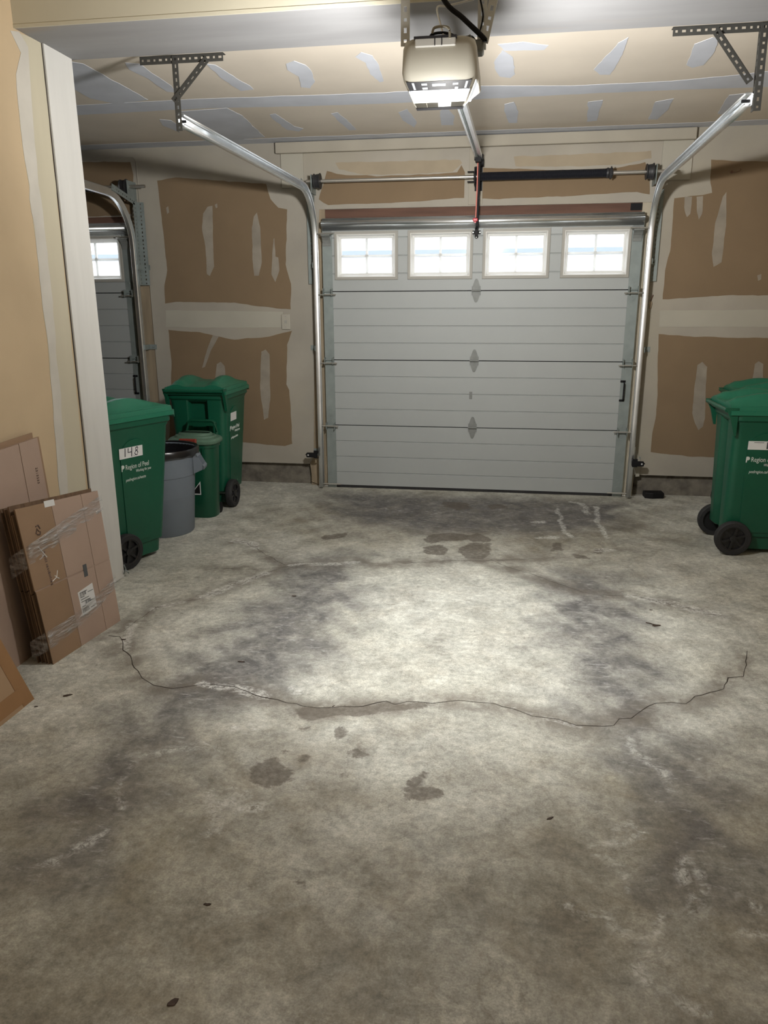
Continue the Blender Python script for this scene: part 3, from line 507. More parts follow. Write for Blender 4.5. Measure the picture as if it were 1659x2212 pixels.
# outside: driveway, and the house over the road
bm = bmesh.new(); box(bm, (-40, 0.6, -0.12), (40, 60, -0.02)); tag(link('driveway', bm, 'asphalt'), kind='structure')
h = thing('house', 'pale house across the road, seen through the garage door windows', 'house', (0, 16, -0.02))
bm = bmesh.new(); box(bm, (-14, 0, 0), (14, 8, 2.75)); link('wall', bm, 'siding_white', h)
bm = bmesh.new(); prism(bm, [(-0.5, 2.74), (4.0, 4.2), (8.5, 2.74)], lambda u, v, d: Vector((d, u, v)), -14.4, 14.4); link('roof', bm, 'siding_white', h)
bm = bmesh.new(); box(bm, (-14.4, -0.62, 2.74), (14.4, -0.48, 2.92)); link('gutter', bm, 'roof_grey', h)

# ------------------------------------------------------------------ garage door
DW, SH = 2.42, 0.5334
WX = (0.348, 0.926, 1.502, 2.088); WOP = (0.2275, 1.711, 2.024)   # window centres; half width, sill, head
def slab(bm, x0, x1, z0, z1, gz):
    pr = [(0.0, z0)]
    for g in gz:
        if z0 + 0.006 < g < z1 - 0.006: pr += [(0.0, g - 0.005), (0.006, g - 0.0015), (0.006, g + 0.0015), (0.0, g + 0.005)]
    pr += [(0.0, z1), (0.045, z1), (0.045, z0)]
    loft(bm, [[Vector((x0, y, z)) for y, z in pr], [Vector((x1, y, z)) for y, z in pr]])
def ring(bm, o, i, yo, yi, mi=0):
    """flat or sloping rectangular ring: o, i = (x0, x1, z0, z1)"""
    a = [(o[0], yo, o[2]), (o[1], yo, o[2]), (o[1], yo, o[3]), (o[0], yo, o[3])]; b = [(i[0], yi, i[2]), (i[1], yi, i[2]), (i[1], yi, i[3]), (i[0], yi, i[3])]
    va = [bm.verts.new(p) for p in a]; vb = [bm.verts.new(p) for p in b]
    for k in range(4):
        j = (k + 1) % 4; bm.faces.new((va[k], va[j], vb[j], vb[k])).material_index = mi
def grow(r, e): return (r[0] - e, r[1] + e, r[2] - e, r[3] + e)
def leaf(bm, cx, zj, s, wd=0.031, L=0.088, y=-0.0035):
    o = [(-wd, 0.004), (wd, 0.004), (wd * 0.95, 0.030), (wd * 0.45, L * 0.86), (wd * 0.2, L), (-wd * 0.2, L), (-wd * 0.45, L * 0.86), (-wd * 0.95, 0.030)]
    prism(bm, [(cx + a, zj + s * b) for a, b in o][::s], lambda u, v, d: Vector((u, d, v)), y, 0.0)
    for b in (0.028, 0.052, 0.075): lathe(bm, [(0.0048, y - 0.004), (0.0048, y)], (cx, 0, zj + s * b), 'Y', 6, cap0=True)
def build_door(n, x_off, label):
    D = thing('door_%d' % n, label, None, (x_off, 0, 0), kind='structure')
    for i in range(4):
        z0, z1 = i * SH + (0.024 if i == 0 else 0.0035), (i + 1) * SH - 0.0035
        g = [i * SH + SH * k / 4 for k in (1, 2, 3)]
        bm = bmesh.new()
        if i < 3: slab(bm, 0.02, DW - 0.02, z0, z1, g)
        else:
            x = 0.02
            for c in WX:
                slab(bm, x, c - WOP[0], z0, z1, g); slab(bm, c - WOP[0], c + WOP[0], z0, WOP[1], []); slab(bm, c - WOP[0], c + WOP[0], WOP[2], z1, []); x = c + WOP[0]
            slab(bm, x, DW - 0.02, z0, z1, g)
        link('door_section', bm, 'door_white', D)
        for x0, x1 in ((0.0, 0.078), (DW - 0.078, DW)):
            bm = bmesh.new(); box(bm, (x0, -0.0022, z0), (x1, 0.046, z1)); link('end_stile', bm, 'galvanized_dull', D)
    bm = bmesh.new(); box(bm, (0.0, 0.004, 0.0), (DW, 0.040, 0.025)); link('bottom_seal', bm, 'rubber', D)
    bm = bmesh.new()
    for j in (1, 2, 3): box(bm, (0.02, 0.016, j * SH - 0.005), (DW - 0.02, 0.030, j * SH + 0.005))
    link('joint_seal', bm, 'plastic_black', D)
    # stiffening strut along the top
    bm = bmesh.new(); pr = [(-0.0015, 2.145), (-0.010, 2.143), (-0.012, 2.128), (-0.022, 2.124)]
    pr += [(-0.030 - 0.026 * math.sin(t), 2.1015 + 0.0225 * math.cos(t)) for t in (0.15, 0.5, 0.85, 1.2, 1.57, 1.94, 2.29, 2.64, 2.99)]
    pr += [(-0.022, 2.077), (-0.008, 2.074), (-0.006, 2.056), (-0.0015, 2.054)]
    loft(bm, [[Vector((x, y, z)) for y, z in pr] for x in (0.004, DW - 0.004)], False, False, closed=False)
    st = solid(link('strut', bm, 'galvanized_bright', D, True), 0.0015)
    # windows
    for c in WX:
        op = (c - WOP[0], c + WOP[0], WOP[1], WOP[2]); fo = grow(op, 0.0235); inn = grow(op, -0.028)
        bm = bmesh.new(); ring(bm, fo, fo, 0.0, -0.007); ring(bm, grow(fo, -0.002), grow(op, 0.003), -0.009, -0.009); ring(bm, fo, grow(fo, -0.002), -0.007, -0.009)
        for sx in (fo[0] + 0.012, (fo[0] + fo[1]) / 2, fo[1] - 0.012):
            for sz in (fo[2] + 0.011, fo[3] - 0.011): lathe(bm, [(0.003, -0.0105), (0.003, -0.009)], (sx, 0, sz), 'Y', 6, cap0=True)
        fr = link('window_frame', bm, 'door_frame_grey', D)
        bm = bmesh.new(); ring(bm, grow(op, 0.003), grow(op, 0.003), -0.009, -0.013); ring(bm, grow(op, 0.003), grow(op, -0.002), -0.013, -0.013); ring(bm, grow(op, -0.002), grow(op, -0.014), -0.013, 0.010)
        ring(bm, grow(op, -0.014), grow(op, -0.017), 0.010, 0.010); ring(bm, grow(op, -0.017), inn, 0.010, 0.022); ring(bm, inn, inn, 0.022, 0.045)
        link('window_trim', bm, 'window_white', fr)
        mx, mz = c, (inn[2] + inn[3]) / 2
        bm = bmesh.new(); box(bm, (mx - 0.009, 0.029, inn[2]), (mx + 0.009, 0.044, inn[3])); box(bm, (inn[0], 0.0292, mz - 0.009), (inn[1], 0.0438, mz + 0.009)); link('muntin', bm, 'muntin_white', fr)
        for x0, x1 in ((inn[0], mx), (mx, inn[1])):
            for z0, z1 in ((inn[2], mz), (mz, inn[3])):
                bm = bmesh.new(); box(bm, (x0 + 0.0005, 0.022, z0 + 0.0005), (x1 - 0.0005, 0.026, z1 - 0.0005)); link('pane', bm, 'glass', fr)
    # hinges
    for j in (1, 2, 3):
        zj = j * SH
        bm = bmesh.new(); leaf(bm, DW / 2, zj, 1); leaf(bm, DW / 2, zj, -1); tube(bm, [(DW / 2 - 0.036, -0.012, zj), (DW / 2 + 0.036, -0.012, zj)], 0.0065, 8)
        for s in (-1, 1): box(bm, (DW / 2 + s * 0.032 - 0.0015, -0.016, zj - 0.034), (DW / 2 + s * 0.032 + 0.0015, -0.001, zj + 0.034))
        link('hinge', bm, 'galvanized', D)
        for cx, s in ((0.040, 1), (DW - 0.040, -1)):
            bm = bmesh.new(); leaf(bm, cx, zj, 1, 0.028, 0.09, -0.0055); leaf(bm, cx, zj, -1, 0.028, 0.09, -0.0055); tube(bm, [(cx - 0.036, -0.012, zj), (cx + 0.036, -0.012, zj)], 0.006, 8)
            for e in (-1, 1): box(bm, (cx + e * 0.034 - 0.0015, -0.050, zj - 0.034), (cx + e * 0.034 + 0.0015, -0.001, zj + 0.024))
            hg = link('hinge', bm, 'galvanized_dull', D)
            bm = bmesh.new(); zr = zj - (0.024 if j > 1 else 0.004); tube(bm, [(cx - s * 0.085, -0.042, zr), (cx + s * 0.068, -0.042, zr)], 0.0055, 8); lathe(bm, [(0.0, -0.009), (0.020, -0.009), (0.022, -0.004), (0.022, 0.004), (0.020, 0.009), (0.0, 0.009)], (cx - s * 0.083, -0.042, zr), 'X', 14)
            link('roller', bm, 'steel_rod', D)
    for cx, s in ((0.040, 1), (DW - 0.040, -1)):
        bm = bmesh.new(); box(bm, (cx - 0.034, -0.006, 2.022), (cx + 0.034, -0.002, 2.052))
        q = [(-0.072 + 0.066 * math.sin(t), 2.018 - 0.085 * (1 - math.cos(t))) for t in (0, .3, .6, .9, 1.2, 1.45)]
        loft(bm, [[Vector((x, y, z)) for y, z in q] + [Vector((x, y - 0.002, z - 0.002)) for y, z in q[::-1]] for x in (cx - 0.034, cx + 0.030)])
        box(bm, (cx - 0.034, -0.075, 2.016), (cx + 0.034, -0.002, 2.024))
        tb = link('top_bracket', bm, 'galvanized', D)
        bm = bmesh.new(); tube(bm, [(cx - s * 0.085, -0.046, 2.032), (cx + s * 0.062, -0.046, 2.032)], 0.0055, 8); lathe(bm, [(0.0, -0.009), (0.022, -0.006), (0.022, 0.006), (0.0, 0.009)], (cx - s * 0.083, -0.046, 2.032), 'X', 14); link('roller', bm, 'steel_rod', D)
        bm = bmesh.new(); box(bm, (cx - 0.036, -0.005, 0.002), (cx + 0.036, -0.002, 0.130)); [lathe(bm, [(0.005, -0.009), (0.005, -0.005)], (cx + a, 0, b), 'Y', 6, cap0=True) for a, b in ((-0.018, 0.115), (0.018, 0.115), (0, 0.08), (0, 0.02))]
        link('bottom_bracket', bm, 'galvanized_dull', D)
        bm = bmesh.new(); tube(bm, [(cx - s * 0.085, -0.044, 0.038), (cx + s * 0.082, -0.044, 0.038)], 0.0055, 8); lathe(bm, [(0.0, -0.009), (0.022, -0.006), (0.022, 0.006), (0.0, 0.009)], (cx - s * 0.083, -0.044, 0.038), 'X', 14); link('roller', bm, 'steel_rod', D)
    # lift handle and the small lock plate
    bm = bmesh.new(); hx = DW - 0.064
    box(bm, (hx - 0.016, -0.010, 0.765), (hx + 0.022, -0.002, 0.780)); box(bm, (hx - 0.016, -0.010, 0.912), (hx + 0.022, -0.002, 0.927)); tube(bm, [(hx + 0.010, -0.006, 0.772), (hx + 0.010, -0.034, 0.785), (hx + 0.010, -0.034, 0.907), (hx + 0.010, -0.006, 0.920)], 0.006, 8)
    link('handle', bm, 'plastic_black', D, True)['label'] = 'dark lift handle on the edge stile'
    bm = bmesh.new(); box(bm, (1.178, -0.003, 0.765), (1.202, 0.0, 0.823)); [lathe(bm, [(0.0045, -0.006), (0.0045, -0.003)], (1.19, 0, z), 'Y', 8, cap0=True) for z in (0.775, 0.794, 0.813)]
    link('lock_plate', bm, 'galvanized', D)
    return D
door1 = build_door(1, 0.0, 'white sectional garage door with four small windows, closed, in the middle of the back wall')
door2 = copy_tree(door1); door2.name = 'door_2'; door2.location = (OFF, 0, 0)
door2['label'] = 'white garage door of the left bay, mostly hidden behind the white column'

# ------------------------------------------------------------------ door tracks with their hangers
def build_track(name, s, xv, xe, ze, label, bar_x, post_x, brace, zb=2.648, ye=-2.27):
    """s = +1: the channel opens towards +x (left-hand track)"""
    T = thing(name, label, 'door track', (xv, -0.045, 0))
    def rel(o): o.location = (-xv, 0.045, 0); return o
    path = [(xv, -0.045, 0.012), (xv, -0.045, 0.6), (xv, -0.045, 1.2), (xv, -0.045, 1.96)]; r = 0.37
    path += [(xv, -0.045 - r * (1 - math.cos(t)), 1.96 + r * math.sin(t)) for t in [math.pi / 2 * k / 10 for k in range(1, 11)]]
    y0, z0 = path[-1][1:]; path += [(xv + (xe - xv) * k, y0 + (ye - y0) * k, z0 + (ze - z0) * k) for k in (.25, .5, .75, 1)]
    sec = [(0.030, -0.016), (0.034, -0.024), (0.026, -0.029), (0.004, -0.027), (0.0, -0.022), (0.0, 0.022), (0.004, 0.027), (0.026, 0.029), (0.034, 0.024), (0.030, 0.016)]
    bm = bmesh.new(); rings = []
    for i, p in enumerate(path):
        a, b = Vector(path[max(i - 1, 0)]), Vector(path[min(i + 1, len(path) - 1)]); t = (b - a); t.x = 0; t.normalize(); n = Vector((0, -t.z, t.y))
        rings.append([Vector(p) + Vector((s * (u - 0.017), 0, 0)) + n * v for u, v in sec])
    loft(bm, rings, False, False, closed=False)
    rel(solid(link('rail', bm, 'galvanized_bright', T, True), 0.002))
    for z in (0.30, 1.16, 1.80):      # brackets to the jamb
        bm = bmesh.new(); box(bm, (xv - s * 0.030, -0.050, z - 0.020), (xv - s * 0.018, 0.058, z + 0.020)); box(bm, (xv - s * 0.085 if s > 0 else xv + 0.018, 0.045, z - 0.020), (xv - 0.018 if s > 0 else xv + 0.085, 0.058, z + 0.020))
        lathe(bm, [(0.007, 0.038), (0.007, 0.045)], (xv - s * 0.06, 0, z), 'Y', 6, cap0=True); rel(link('jamb_bracket', bm, 'galvanized_dull', T))
    # flag bracket joining the curve to the jamb
    xf = xv - s * 0.022
    f = angle_iron('flag_bracket', (xf, 0.03, 1.66), (xf, 0.03, 2.30), (0, -1, 0), (-s, 0, 0), 0.060, 'galvanized_dull', T); rel(f)
    f = angle_iron('flag_arm', (xf, 0.03, 2.27), (xf, -0.36, 2.345), (0, 0, 1), (-s, 0, 0), 0.045, 'galvanized_dull', T, flat=True); rel(f)
    rel(angle_iron('hanger_bar', (bar_x[0], ye - 0.012, zb), (bar_x[1], ye - 0.012, zb), (0, 0, -1), (0, 1, 0), 0.036, 'perforated_steel', T))
    rel(angle_iron('hanger_post', (post_x, ye - 0.016, zb - 0.004), (xe - s * 0.020, ye - 0.016, ze - 0.05), (1, 0, 0), (0, 1, 0), 0.030, 'perforated_steel', T))
    rel(angle_iron('hanger_brace', (brace[0][0], ye - 0.020, brace[0][1]), (brace[1][0], ye - 0.020, brace[1][1]), (s, 0, -0.3), (0, 1, 0), 0.032, 'perforated_steel', T))
    bm = bmesh.new(); lathe(bm, [(0.0, -0.02), (0.007, -0.02), (0.007, 0.012), (0.0, 0.012)], (xe, ye + 0.03, ze), 'X', 6); rel(link('bolt', bm, 'plastic_black', T))
    return T
tl = build_track('door_track', 1, -0.043, -0.150, 2.370, 'curved steel door track left of the main garage door, hung from the beam', (-0.333, 0.083), -0.170, ((-0.005, 2.635), (-0.185, 2.46)))
tr = build_track('door_track', -1, 2.463, 2.447, 2.357, 'curved steel door track right of the main garage door, hung from the beam', (2.105, 2.62), 2.462, ((2.29, 2.635), (2.452, 2.43)))
t3 = copy_tree(tr); t3.location.x += OFF; t3['label'] = 'curved steel track of the left bay door, partly behind the white column'
for a in (tl, tr, t3): a['group'] = 'garage door tracks'

# ------------------------------------------------------------------ torsion shaft over the door
SZ, SY = 2.405, -0.065
def build_shaft():
    T = thing('torsion_shaft', 'steel torsion bar with black spring above the main garage door', 'torsion bar', (1.19, SY, SZ), group='torsion bars over the garage doors')
    def k(name, bm, m, sm=True): return link(name, bm, m, T, sm, (-1.19, -SY, -SZ))
    bm = bmesh.new(); tube(bm, [(-0.10, SY, SZ), (2.595, SY, SZ)], 0.0127, 12); k('shaft', bm, 'steel_rod')
    for x, s in ((-0.012, 1), (2.418, -1)):
        bm = bmesh.new(); lathe(bm, [(0.013, -0.026), (0.052, -0.026), (0.054, -0.022), (0.047, -0.014), (0.049, 0.0), (0.050, 0.014), (0.057, 0.022), (0.057, 0.026), (0.013, 0.030)], (x, SY, SZ), 'X', 28); k('cable_drum', bm, 'drum_black')
        bm = bmesh.new(); box(bm, (x - s * 0.042 - 0.002, SY - 0.035, SZ - 0.085), (x - s * 0.042 + 0.002, 0.05, SZ + 0.045)); lathe(bm, [(0.028, -0.006), (0.028, 0.006)], (x - s * 0.042, SY, SZ), 'X', 16, cap0=True, cap1=True); k('bearing_plate', bm, 'galvanized_dull')
    bm = bmesh.new(); box(bm, (1.176, SY - 0.045, SZ - 0.060), (1.182, 0.04, SZ + 0.060)); box(bm, (1.176, 0.034, SZ - 0.085), (1.232, 0.04, SZ + 0.085)); lathe(bm, [(0.034, -0.008), (0.034, 0.012)], (1.18, SY, SZ), 'X', 18, cap0=True, cap1=True)
    for e in (-0.034, 0.034): tube(bm, [(1.125, SY, SZ + e), (1.20, SY, SZ + e)], 0.005, 6)
    k('centre_bracket', bm, 'plastic_black')
    bm = bmesh.new(); prof = [(0.014, 1.196)]
    for i in range(150): prof += [(0.0275, 1.20 + i * 0.0062), (0.0300, 1.20 + i * 0.0062 + 0.0031)]
    prof += [(0.014, 2.132)]; lathe(bm, prof, (0, SY, SZ), 'X', 20); k('spring', bm, 'spring_black')
    bm = bmesh.new(); lathe(bm, [(0.013, 2.118), (0.032, 2.118), (0.036, 2.130), (0.030, 2.140), (0.037, 2.150), (0.034, 2.160), (0.013, 2.166)], (0, SY, SZ), 'X', 18)
    for a in range(4): t = a * math.pi / 2 + .4; tube(bm, [(2.15, SY + 0.030 * math.cos(t), SZ + 0.030 * math.sin(t)), (2.15, SY + 0.044 * math.cos(t), SZ + 0.044 * math.sin(t))], 0.005, 6)
    k('winding_cone', bm, 'drum_black')
    return T
ts = build_shaft(); ts2 = copy_tree(ts); ts2.location.x += OFF + 0.02; ts2['label'] = 'steel torsion bar end with black cable drum above the left bay door'

# ------------------------------------------------------------------ garage door opener
OX = 1.190
def build_opener():
    T = thing('garage_door_opener', 'grey ceiling-hung garage door opener with lit lens and long steel rail', 'door opener', (OX, -3.12, 2.155))
    def k(name, bm, m, sm=False): return link(name, bm, m, T, sm, (-OX, 3.12, -2.155))
    def rel(o): o.location = (-OX, 3.12, -2.155); return o
    def rr(z, hx, y0, y1, r=0.03, n=5):
        pts = []
        for cx, cy, a0 in ((OX + hx - r, y1 - r, 0), (OX - hx + r, y1 - r, 90), (OX - hx + r, y0 + r, 180), (OX + hx - r, y0 + r, 270)):
            for i in range(n): t = math.radians(a0 + 90 * i / (n - 1)); pts.append(Vector((cx + r * math.cos(t), cy + r * math.sin(t), z)))
        return pts
    def tl_(ps, k_): return [p + Vector((0, 0, k_ * (p.y + 3.24))) for p in ps]     # the bottom rises towards the door
    bm = bmesh.new(); loft(bm, [tl_(rr(2.156, 0.080, -3.232, -2.93, .018), .30), tl_(rr(2.170, 0.092, -3.246, -2.915, .02), .27), tl_(rr(2.240, 0.122, -3.292, -2.880), .11), tl_(rr(2.262, 0.126, -3.302, -2.872), .08), rr(2.33, 0.123, -3.298, -2.876), rr(2.352, 0.116, -3.288, -2.884), rr(2.364, 0.098, -3.268, -2.902)])
    k('housing', bm, 'opener_grey', True)
    # lit lens on the sloping rear and round the bottom
    def slope(u, v, d=0.0):    # u -1..1 across, v 0 (bottom) .. 1 (upper edge) on the rear slope
        z = 2.157 + v * 0.074; hx = 0.080 + v * 0.036; y = -3.233 - v * 0.054
        return Vector((OX + u * hx, y - d * 0.75, z - d * 0.65))
    def quad(bm, u0, u1, v0, v1, d0, d1, mi=0):
        a = [bm.verts.new(slope(u, v, d0)) for u, v in ((u0, v0), (u1, v0), (u1, v1), (u0, v1))]; b = [bm.verts.new(slope(u, v, d1)) for u, v in ((u0, v0), (u1, v0), (u1, v1), (u0, v1))]
        for f in ([a[3], a[2], a[1], a[0]], b, *[[a[i], a[(i + 1) % 4], b[(i + 1) % 4], b[i]] for i in range(4)]): bm.faces.new(f).material_index = mi
    bm = bmesh.new(); quad(bm, -0.96, 0.96, 0.68, 0.98, -.002, 0.004); sl = k('slot_panel', bm, 'opener_slot')
    def qp(name, m, *q):
        bm = bmesh.new(); quad(bm, *q); return k(name, bm, m)
    for q in ((-0.80, -0.74, 0.72, 0.95), (-0.52, -0.36, 0.86, 0.92), (-0.52, -0.36, 0.72, 0.78), (-0.20, 0.20, 0.82, 0.90), (0.42, 0.58, 0.84, 0.90), (0.50, 0.60, 0.70, 0.76), (0.80, 0.86, 0.72, 0.94)): qp('louvre', 'opener_lens_dim', *q, 0.004, 0.006)
    qp('lens', 'opener_lens', -0.92, 0.92, 0.24, 0.67, -.002, 0.004)
    for q in ((-0.96, -0.52, 0.07, 0.23), (-0.50, -0.06, 0.07, 0.23), (0.46, 0.96, 0.07, 0.23)): qp('reflector', 'lens_clear', *q, -.002, 0.004)
    qp('lens', 'opener_lens', -0.05, 0.45, 0.08, 0.23, -.002, 0.004)
    for q in ((-1.0, -0.93, 0.24, 0.66), (0.93, 1.0, 0.24, 0.66)): qp('lens_frame', 'opener_lens_dim', *q, -.002, 0.005)
    bm = bmesh.new(); quad(bm, -1.0, 1.0, -0.03, 0.05, -.002, 0.005); k('lens_lip', bm, 'opener_slot')
    bm = bmesh.new()       # pale label on the right-hand slope, its lit look made by emission
    P = [Vector((OX + 0.0925, -3.225, 2.176)), Vector((OX + 0.0945, -3.09, 2.208)), Vector((OX + 0.1215, -3.09, 2.256)), Vector((OX + 0.1205, -3.255, 2.236))]; nn = Vector((0.93, 0, -0.37)) * 0.003
    loft(bm, [[p - nn * .5 for p in P], [p + nn for p in P]]); k('glow_label', bm, 'opener_lens_dim')
    bm = bmesh.new(); box(bm, (OX - 0.080, -3.306, 2.326), (OX + 0.055, -3.27, 2.352)); bevel(bm, .003); k('terminal_block', bm, 'window_white')
    bm = bmesh.new(); box(bm, (OX - 0.083, -3.308, 2.350), (OX + 0.058, -3.26, 2.357)); box(bm, (OX - 0.015, -3.309, 2.328), (OX - 0.012, -3.305, 2.35)); box(bm, (OX + 0.008, -3.309, 2.328), (OX + 0.011, -3.305, 2.35)); k('terminal_cover', bm, 'opener_slot')
    bm = bmesh.new(); box(bm, (OX - 0.055, -3.22, 2.362), (OX + 0.045, -3.12, 2.382)); bevel(bm, .004); k('top_box', bm, 'galvanized')
    # rail to the header
    p0, p1 = Vector((1.190, -2.90, 2.392)), Vector((1.207, -0.10, 2.532)); x = (p1 - p0).normalized(); F = frame(p0, x, (0, 0, 1) if False else x.cross(Vector((0, 0, 1))) * -1, Vector((0, 0, 1)) - x * x.z); L = (p1 - p0).length
    bm = bmesh.new(); sec = [(-.024, -.016), (-.012, -.016), (-.012, -.008), (.012, -.008), (.012, -.016), (.024, -.016), (.024, .012), (-.024, .012)]
    loft(bm, [[F @ Vector((q, v, w)) for v, w in sec] for q in (-0.3, L)]); k('rail', bm, 'galvanized_bright')
    bm = bmesh.new(); tube(bm, [F @ Vector((0.0, 0.006, -0.014)), F @ Vector((L, 0.006, -0.014))], 0.004, 6); k('chain', bm, 'galvanized_dull')
    bm = bmesh.new(); obox(bm, F, (L - 0.03, -0.032, -0.022), (L + 0.012, 0.032, 0.016)); box(bm, (1.190, -0.085, 2.505), (1.236, 0.046, 2.545)); lathe(bm, [(0.0, -0.02), (0.026, -0.02), (0.026, 0.02), (0.0, 0.02)], (1.222, -0.06, 2.500), 'X', 14); box(bm, (1.196, -0.11, 2.47), (1.205, -0.05, 2.52)); k('header_bracket', bm, 'plastic_black')
    # arm from the trolley down to the door, and the release cord
    bm = bmesh.new(); obox(bm, F, (L - 0.13, -0.02, -0.045), (L - 0.05, 0.02, -0.012)); k('trolley', bm, 'plastic_black')
    bm = bmesh.new(); tube(bm, [(1.214, -0.13, 2.495), (1.213, -0.115, 2.28)], 0.0085, 6); tube(bm, [(1.209, -0.118, 2.31), (1.209, -0.095, 2.06)], 0.0105, 6); box(bm, (1.199, -0.122, 2.245), (1.222, -0.10, 2.252)); tube(bm, [(1.209, -0.095, 2.075), (1.203, -0.06, 2.035)], 0.011, 6); k('door_arm', bm, 'plastic_black')
    bm = bmesh.new(); box(bm, (1.190, -0.075, 1.992), (1.212, -0.006, 2.05)); box(bm, (1.170, -0.012, 2.010), (1.232, -0.002, 2.036)); lathe(bm, [(0.0, -0.014), (0.014, -0.014), (0.014, -0.002)], (1.201, 0, 1.993), 'Y', 10)
    for a, b in ((1.176, 2.023), (1.226, 2.023), (1.201, 1.990)): lathe(bm, [(0.0, -0.020), (0.0055, -0.020), (0.0055, -0.012)], (a, 0, b), 'Y', 6, mi=1)
    k('door_bracket', bm, ['plastic_black', 'strap_pale'])
    bm = bmesh.new(); tube(bm, [(1.212, -0.13, 2.53), (1.202, -0.14, 2.50), (1.201, -0.142, 2.30), (1.197, -0.142, 2.115)], 0.0045, 6); c = k('release_cord', bm, 'cord_red'); c['label'] = 'thin red release cord'
    bm = bmesh.new(); box(bm, (1.176, -0.152, 2.088), (1.212, -0.130, 2.112)); bevel(bm, .005); box(bm, (1.188, -0.146, 2.078), (1.200, -0.136, 2.089)); hd = link('handle', bm, 'handle_red', c); hd['label'] = 'small red pull handle'
    # straps to the ceiling
    rel(angle_iron('hanger_strap', (1.057, -3.255, 2.345), (1.057, -3.255, 2.97), (1, 0, 0), (0, 1, 0), 0.030, 'strap_pale', T, 0.032, flat=True))
    rel(angle_iron('hanger_strap', (1.308, -3.12, 2.36), (1.306, -3.12, 2.97), (1, 0, 0), (0, 1, 0), 0.030, 'strap_pale', T, 0.032))
    rel(angle_iron('hanger_strap', (1.318, -3.16, 2.372), (1.452, -3.16, 2.97), (1, 0, -.25), (0, 1, 0), 0.028, 'strap_pale', T, 0.030))
    bm = bmesh.new(); box(bm, (1.300, -3.20, 2.335), (1.332, -3.13, 2.372)); bevel(bm, .006); tube(bm, [(1.30, -3.2, 2.36), (1.285, -3.19, 2.385), (1.262, -3.19, 2.375), (1.255, -3.18, 2.365)], 0.005, 6); k('strap_bracket', bm, 'galvanized')
    # wiring
    def curve(pts, n=24):
        pts = [Vector(p) for p in pts]; out = []
        for i in range(len(pts) - 1):
            a, b, c, d = pts[max(i - 1, 0)], pts[i], pts[i + 1], pts[min(i + 2, len(pts) - 1)]
            for s in range(6):
                t = s / 6; out.append(0.5 * ((2 * b) + (c - a) * t + (2 * a - 5 * b + 4 * c - d) * t * t + (3 * b - a - 3 * c + d) * t ** 3))
        return out + [pts[-1]]
    bm = bmesh.new(); tube(bm, curve([(1.07, -3.20, 2.97), (1.10, -3.21, 2.70), (1.19, -3.21, 2.50), (1.262, -3.20, 2.435), (1.33, -3.20, 2.375), (1.336, -3.20, 2.362)]), 0.0085, 8); k('power_cord', bm, 'plastic_black')['label'] = 'thick black power cord'
    bm = bmesh.new(); tube(bm, curve([(1.196, -3.20, 2.385), (1.183, -3.16, 2.43), (1.164, -3.10, 2.505), (1.20, -3.08, 2.515), (1.29, -3.08, 2.53)]), 0.0035, 6); k('wire', bm, 'wire_white')
    bm = bmesh.new(); tube(bm, curve([(1.165, -3.28, 2.372), (1.172, -3.28, 2.387), (1.20, -3.29, 2.387), (1.222, -3.305, 2.375), (1.226, -3.31, 2.345)]), 0.0042, 6); k('wire', bm, 'wire_grey')
    bm = bmesh.new(); tube(bm, curve([(1.15, -3.20, 2.37), (1.155, -3.2, 2.392), (1.20, -3.19, 2.398), (1.25, -3.18, 2.385), (1.29, -3.16, 2.39), (1.305, -3.15, 2.37)]), 0.0045, 6); tube(bm, curve([(1.31, -3.13, 2.40), (1.325, -3.13, 2.46), (1.312, -3.13, 2.53), (1.318, -3.13, 2.62)]), 0.003, 6); k('wire', bm, 'plastic_black')
    return T
opener = build_opener()

# ------------------------------------------------------------------ small things on the wall and at the door
def sensor(name, x, s, label):
    T = thing(name, label, 'sensor', (x, -0.0885, 0.272), group='door safety sensors')
    bm = bmesh.new(); box(bm, (-0.045, -0.016, 0.0), (0.045, 0.014, 0.038)); bevel(bm, .004); link('body', bm, 'plastic_black', T)
    for z0, z1 in ((-0.006, 0.0), (0.038, 0.056)):
        bm = bmesh.new(); box(bm, (s * 0.030 - .012, -0.012, z0), (s * 0.030 + .026, 0.008, z1)); link('bracket', bm, 'plastic_black', T)
    bm = bmesh.new(); lathe(bm, [(0.0, -0.0185), (0.006, -0.0185), (0.007, -0.015)], (-s * 0.028, 0, 0.02), 'Y', 10); link('lens', bm, 'sticker_white', T)
    bm = bmesh.new(); lathe(bm, [(0.007, -s * 0.045), (0.005, -s * 0.052), (0.0, -s * 0.056)], (0, 0, 0.02), 'X', 8); link('tip', bm, 'plastic_black', T)
sensor('safety_sensor', -0.112, 1, 'small black door sensor low on the left door track, near the bins')
sensor('safety_sensor', 2.508, -1, 'small black door sensor low on the right door track')
T = thing('outlet_cover', 'pale rectangular electrical cover plate on the wall left of the garage door', 'outlet cover', (-0.331, 0.047, 1.366))
bm = bmesh.new(); box(bm, (-0.036, -0.010, -0.060), (0.036, 0.002, 0.060)); bevel(bm, .004, 2); link('plate', bm, 'outlet_white', T)
bm = bmesh.new(); box(bm, (-0.010, -0.014, -0.012), (0.010, -0.009, 0.012)); link('socket', bm, 'door_frame_grey', T)
for z in (-.042, .042):
    bm = bmesh.new(); lathe(bm, [(0.0, -0.013), (0.004, -0.013), (0.004, -0.009)], (0, 0, z), 'Y', 8); link('screw', bm, 'door_frame_grey', T)
T = thing('hook_tag', 'small brown tag on a cord, hung on the wall right of the garage door', 'tag', (2.519, 0.045, 1.47))
